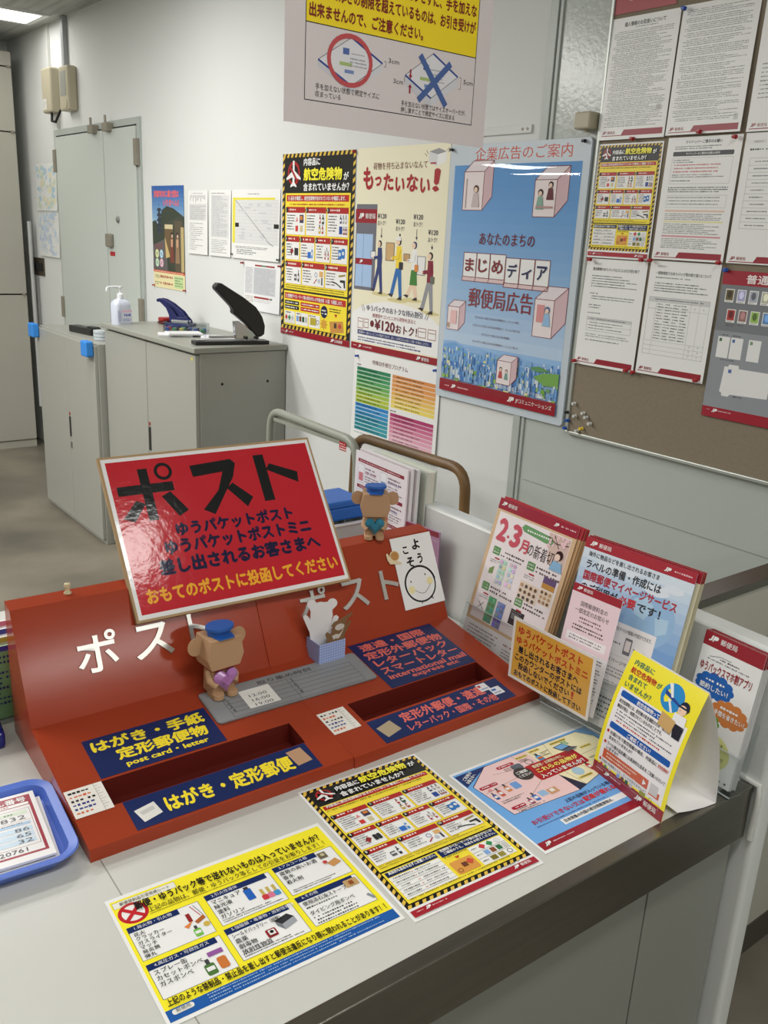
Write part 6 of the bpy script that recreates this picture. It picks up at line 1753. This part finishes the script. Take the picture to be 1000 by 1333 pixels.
# ================================================================== BEHIND THE COUNTER
def arc_path(pts, r, n=6):
    """polyline with rounded corners"""
    P = [Vector(p) for p in pts]
    out = [P[0]]
    for a, b, c in zip(P, P[1:], P[2:]):
        d1, d2 = (a - b).normalized(), (c - b).normalized()
        p1, p2 = b + d1 * r, b + d2 * r
        for i in range(n + 1):
            t = i / n
            out.append(p1 * (1 - t) ** 2 + b * 2 * t * (1 - t) + p2 * t ** 2)
    out.append(P[-1])
    return out


m_gpipe = mat('grey_green_pipe', (150, 154, 142), .4, noise=.06, nscale=10)
m_bpipe = mat('wood_print_pipe', (124, 92, 52), .45, c2=(84, 62, 36), nscale=14, stretch=(1, .25, .25), detail=6)
m_deck = mat('cart_deck', (90, 92, 90), .6, noise=.1)


def cart(label, x, y0, y1, ztop, mt, r, skew=0.0, dx0=-.30, dx1=.10):
    t = thing('hand_cart', label, 'cart', T(x, 0, 0))
    MB().tube(arc_path([(0, y0 - .03, .16), (0, y0, ztop - skew), (0, y1, ztop + skew), (0, y1 + .03, .16)], .07), r, 14).build('handle_frame', mt, parent=t, smooth=60)
    MB().box(dx0, y0 - .06, .13, dx1, y1 + .06, .16).build('deck', m_deck, parent=t, bevel=.01)
    for yy in (y0, y1):
        for xx in (dx0 + .06, dx1 - .06):
            MB().cyl((xx, yy - .016, .05), (xx, yy + .016, .05), .05, n=20).build('wheel', m_dark, parent=t)
            MB().box(xx - .02, yy - .022, .06, xx + .02, yy + .022, .13).build('caster', m_gpipe, parent=t)
    return t


c1 = cart('hand cart with a brown wood patterned handle standing by the wall behind the partition', 1.80, 1.868, 2.425, .968, m_bpipe, .0165, -.004, -.055, .26)
c2 = cart('hand cart with a grey pipe handle standing between the cabinet and the brown handle', 1.70, 2.285, 2.830, .985, m_gpipe, .015, .006, -.32, .02)
MB().box(-.008, 2.30, .955, .008, 2.80, .968).build('cross_plate', m_gpipe, parent=c2)
q = Sheet(40, 30, (176, 40, 48), 'satin'); q.greek(4, 5, 32, 3, 8, 6, WHT)
tag(q.build('red_sticker', T(-.0095, 2.372, .938) @ Matrix(((0, 0, -1, 0), (-1, 0, 0, 0), (0, 1, 0, 0), (0, 0, 0, 1))), c2), 'red sticker')

m_cab = mat('grey_cabinet_paint', (160, 160, 152), rough=.38, noise=.03, nscale=1.5)
m_cabtop = mat('grey_cabinet_top', (150, 151, 142), rough=.35, noise=.03, nscale=3)


def cabinet(label, y0, y1, xf, xb, z1, top=None, split=.5, handle=(.5, .62)):
    t = thing('storage_cabinet', label, 'cabinet', T(0, 0, 0))
    MB().box(xf + .018, y0, .0, xb, y1, z1).build('body', m_cab, parent=t, bevel=.003)
    ys = y0 + (y1 - y0) * split
    for a, b in ((y0 + .004, ys - .002), (ys + .002, y1 - .004)):
        MB().box(xf, a, .03, xf + .018, b, z1 - .008).build('door', m_cab, parent=t, bevel=.003)
    MB().box(xf + .010, ys - .0025, .03, xf + .019, ys + .0025, z1 - .01).build('door_gap', m_dark, parent=t)
    hz = handle[1]
    h = MB().box(xf - .004, ys - .030, hz - .055, xf + .002, ys - .010, hz + .055)
    h.build('latch', mat('black_latch', (38, 38, 38), .4), parent=t, bevel=.002)
    MB().box(xf - .003, ys - .026, hz + .062, xf + .001, ys - .014, hz + .078).build('latch_dot', mat('red_dot', (150, 50, 46), .5), parent=t)
    MB().box(xf - .002, ys - .034, hz - .12, xf + .001, ys - .008, hz - .085).build('lock_plate', mat('lock_steel', (170, 170, 168), .3, .9), parent=t)
    if top:
        MB().box(xf - .012, y0 - .012, z1 + .002, xb, y1 + .006, z1 + .025).build('top_board', m_cabtop, parent=t, bevel=.004)
        MB().box(xf + .004, y0 - .002, z1, xb, y1, z1 + .002).build('shadow_gap', m_dark, parent=t)
        for x, z in ((xf + .12, z1 - .13), (xf + .34, z1 - .13)):
            MB().cyl((x, y0 - .001, z), (x, y0 + .001, z), .006, n=10).build('shelf_pin_hole', m_dark, parent=t)
    return t


CZ = 1.155
cabinet('grey steel cabinet with a thick top board carrying the stapler, nearer one by the wall', 3.345, 4.335, 1.650, XW - .004, CZ - .025, True, .50, (.5, .68))
cabinet('lower grey steel cabinet with blue corner guards beside the taller cabinet', 4.345, 5.235, 1.600, XW - .03, 1.048, None, .48, (.5, .56))
for y, l in ((5.215, 'blue foam corner guard on the far top corner of the lower grey cabinet'), (4.385, 'blue foam corner guard on the near top corner of the lower grey cabinet')):
    g = MB().box(1.560, y - .035, .985, 1.599, y + .045, 1.062)
    tag(g.build('corner_guard', mat('blue_foam', (48, 132, 214), .7, noise=.05), bevel=.008, segs=3), l, 'corner guard')
nt2 = Sheet(14, 14, (214, 206, 90), 'satin')
tag(nt2.build('sticky_tab', T(1.6495, 3.385, CZ - .055) @ Matrix(((0, 0, -1, 0), (-1, 0, 0, 0), (0, 1, 0, 0), (0, 0, 0, 1)))), 'tiny yellow tab on the near corner of the taller cabinet', 'tab')

# --- big open stapler
st = thing('stapler', 'large black stapler with its arm raised on the taller cabinet', 'stapler', T(1.70, 3.445, CZ) @ RZ(-9))
m_blk = mat('black_plastic', (26, 26, 28), .38, noise=.05)
m_chr = mat('chrome', (196, 198, 200), .18, 1.0)
MB().prism(rrect(-.01, -.034, .318, .034, .006), .0, .016).build('base', m_blk, parent=st, bevel=.003)
MB().box(.0, -.012, .016, .040, .012, .020).build('anvil', m_chr, parent=st, bevel=.001)
SID = Matrix(((1, 0, 0, 0), (0, 0, -1, 0), (0, 1, 0, 0), (0, 0, 0, 1)))
arm = [(.282, .030), (.300, .042), (.302, .078), (.290, .116), (.262, .156), (.206, .196), (.110, .252), (.092, .254), (.078, .238), (.082, .226), (.150, .158), (.158, .146), (.156, .130), (.172, .120), (.214, .086), (.262, .034)]
MB().prism(arm, -.022, .022, M=SID).build('lever_arm', m_blk, parent=st, bevel=.006, segs=3)
MB().prism([(.172, .022), (.276, .022), (.284, .050), (.240, .058), (.186, .098), (.166, .096)], -.016, .016, M=SID).build('magazine', m_chr, parent=st, bevel=.002)
MB().prism([(.060, .026), (.276, .026), (.276, .036), (.060, .036)], -.009, .009, M=SID).build('staple_rail', m_chr, parent=st, bevel=.001)
for x in (.215, .262): MB().cyl((x, -.028, .028), (x, .028, .028), .007, n=12).build('hinge_pin', m_blk, parent=st)

# --- two hole punch
hp_ = thing('hole_punch', 'dark blue hole punch with a slotted lever behind the stapler', 'hole punch', T(1.955, 4.12, CZ) @ RZ(-50))
m_nav = mat('navy_enamel', (30, 34, 92), .35, noise=.05)
MB().prism(rrect(-.07, -.035, .07, .035, .01), 0, .014).build('base', m_nav, parent=hp_, bevel=.003)
lev = [(-.050, .016), (-.052, .050), (-.066, .082), (-.100, .112), (-.112, .124), (-.100, .128), (-.074, .124), (-.036, .106), (.016, .070), (.052, .030), (.056, .016)]
hole = [(-.058, .098), (-.030, .088), (.004, .058), (.006, .040), (-.030, .070)]
lev = lev[:4] + lev[4:9] + [(.036, .046)] + [(.000, .044), (-.006, .060), (-.030, .088), (-.060, .100), (-.036, .074), (-.010, .044), (.000, .0435)] + [(.0365, .0455)] + lev[9:]
for y in (-.022, .014): MB().prism(lev, y, y + .008, M=SID).build('lever_side', m_nav, parent=hp_, bevel=.002)
MB().tube([(-.104, -.028, .118), (-.104, .022, .118)], .008, 10).build('lever_bar', m_nav, parent=hp_, smooth=40)
MB().box(-.04, -.024, .014, .05, .022, .030).build('die_block', m_chr, parent=hp_, bevel=.002)

# --- stamp pad / red case, blue mouse shaped case
rc = thing('red_case', 'small round-cornered red case near the wall on the taller cabinet', 'case', T(1.93, 4.225, CZ))
MB().prism(rrect(-.040, -.030, .040, .030, .014), 0, .012).build('base', mat('dark_red_base', (96, 24, 26), .4), parent=rc, bevel=.003)
MB().prism(rrect(-.038, -.028, .038, .028, .014), .012, .032).build('lid', mat('red_lid', (172, 34, 34), .3, noise=.05), parent=rc, bevel=.008, segs=3)
bo_ = MB().ball((0, 0, .014), .055, .032, .014)
tag(bo_.build('blue_oval_case', mat('dark_blue_plastic', (28, 44, 118), .25), M=T(1.88, 3.99, CZ) @ RZ(-20), smooth=60), 'flat dark blue oval case beside the papers on the taller cabinet', 'case')

# --- papers and the clear tray of pens
for i, (x, y, a, w_, h_, l) in enumerate(((1.665, 3.78, -24, 150, 105, 'lower white paper bundle in front of the stapler'), (1.700, 3.74, -14, 150, 105, 'upper white paper bundle in front of the stapler'), (1.80, 3.64, -30, 180, 110, 'printed form with a grid of blue marks beside the stapler'))):
    s = Sheet(w_, h_, (236, 236, 238), 'satin', seed=120 + i)
    if i == 2:
        for k in range(40): s.rect(14 + 19 * (k % 8), 12 + 18 * (k // 8), 9, 9, (160, 170, 216), 2)
    else: s.greek(12, 12, 120, 8, 10, 5, (200, 200, 206))
    tag(s.build('paper', T(x, y - .04, CZ + .0005 + (.0005 if i != 1 else .0085)) @ RZ(a), th=.007), l, 'paper')
ty = thing('pen_tray', 'clear plastic tray of small coloured items behind the papers on the taller cabinet', 'tray', T(1.86, 3.86, CZ) @ RZ(-40))
MB().box(-.10, -.035, 0, .10, .035, .004).build('floor', m_clearp, parent=ty)
for x0, y0, x1, y1 in ((-.10, -.035, .10, -.033), (-.10, .033, .10, .035), (-.10, -.033, -.098, .033), (.098, -.033, .10, .033)): MB().box(x0, y0, .004, x1, y1, .045).build('side', clear('milky_clear', (.86, .88, .88), .1), parent=ty)
for i in range(12):
    c = R.choice(((190, 60, 60), (60, 90, 170), (60, 60, 64), (206, 190, 110), (90, 150, 110)))
    o = MB().prism(rrect(-.009, -.006, .009, .006, .003), 0, .016).build('rubber_stamp', mat('item_%d' % i, c, .45), M=T(1.86, 3.86, CZ + .0045) @ RZ(-40) @ T(-.085 + (i % 6) * .033, -.017 + .034 * (i // 6), 0), bevel=.002)
    tag(o, 'small coloured item in the clear tray behind the papers', 'stationery', 'small items in the clear tray')

# --- hand sanitiser bottle
hb = thing('sanitiser_bottle', 'clear hand sanitiser bottle with a long white pump on the far end of the cabinet', 'bottle', T(1.705, 4.250, CZ) @ RZ(12))
m_liq = mat('cloudy_clear_bottle', (206, 212, 226), .18, noise=.03)
sq = lambda k: rrect(-.043 * k, -.033 * k, .043 * k, .033 * k, .018 * k, 6)
rings = [(0.98, 0), (1, .004), (1, .088), (.96, .100), (.75, .113), (.42, .120), (.36, .124)]
n = len(sq(1))
vs = [(x, y, z) for k, z in rings for x, y in sq(k)]
fs = [tuple(range(n))[::-1], tuple((len(rings) - 1) * n + i for i in range(n))] + [(k * n + i, k * n + (i + 1) % n, (k + 1) * n + (i + 1) % n, (k + 1) * n + i) for k in range(len(rings) - 1) for i in range(n)]
MB().add(vs, fs).build('bottle', m_liq, parent=hb, smooth=40)
m_wp = mat('white_plastic', (232, 234, 236), .3, noise=.02)
MB().lathe([(.016, .122), (.0165, .124), (.0165, .142), (.010, .146), (.006, .148), (.006, .168), (.012, .170), (.013, .180), (0, .181)], 20).build('pump', m_wp, parent=hb, smooth=40)
MB().tube([(0, 0, .175), (-.030, .0, .177), (-.066, .0, .176), (-.074, 0, .170), (-.075, 0, .156)], [.0055, .005, .0042, .0042, .0038], 10).build('nozzle', m_wp, parent=hb, smooth=60)
lb = Sheet(78, 60, (214, 218, 232), 'satin', seed=131)
lb.rect(0, 0, 22, 56, (206, 206, 226), 1); lb.rect(24, 0, 52, 12, (226, 190, 206), 2); lb.rect(28, 14, 46, 22, (232, 234, 240), 3); lb.text('手指消毒', 31, 17, 40, 15, (40, 70, 170), 6, bold=.03); lb.greek(28, 40, 46, 3, 5, 4, (90, 110, 180)); lb.greek(3, 6, 16, 8, 6, 4, (110, 130, 190))
lb.build('label', T(-.039, -.0335, .010) @ RX(90), hb)

# --- things on the lower cabinet
tp = thing('tape_roll', 'stack of clear tape rolls on the lower grey cabinet', 'tape', T(1.700, 4.50, 1.048))
for i in range(3):
    MB().lathe([(.040, .001 + i * .017), (.042, .003 + i * .017), (.042, .015 + i * .017), (.040, .0165 + i * .017)], 28).build('roll', mat('clear_tape_roll', (190, 198, 202), .15, noise=.1, nscale=40), parent=tp, smooth=40)
kb = MB().box(-.03, -.12, 0, .03, .12, .035).box(-.02, -.14, .030, .02, -.06, .046)
tag(kb.build('black_tool', m_blk, M=T(1.72, 4.80, 1.048) @ RZ(8), bevel=.006), 'long black tool lying along the top of the lower cabinet', 'tool')
kc = MB().box(-.05, -.05, 0, .05, .05, .05).box(-.03, -.06, .05, .04, .03, .066)
tag(kc.build('black_box', m_blk, M=T(1.90, 4.66, 1.048) @ RZ(15), bevel=.008), 'black box on the lower cabinet behind the sanitiser bottle', 'box')
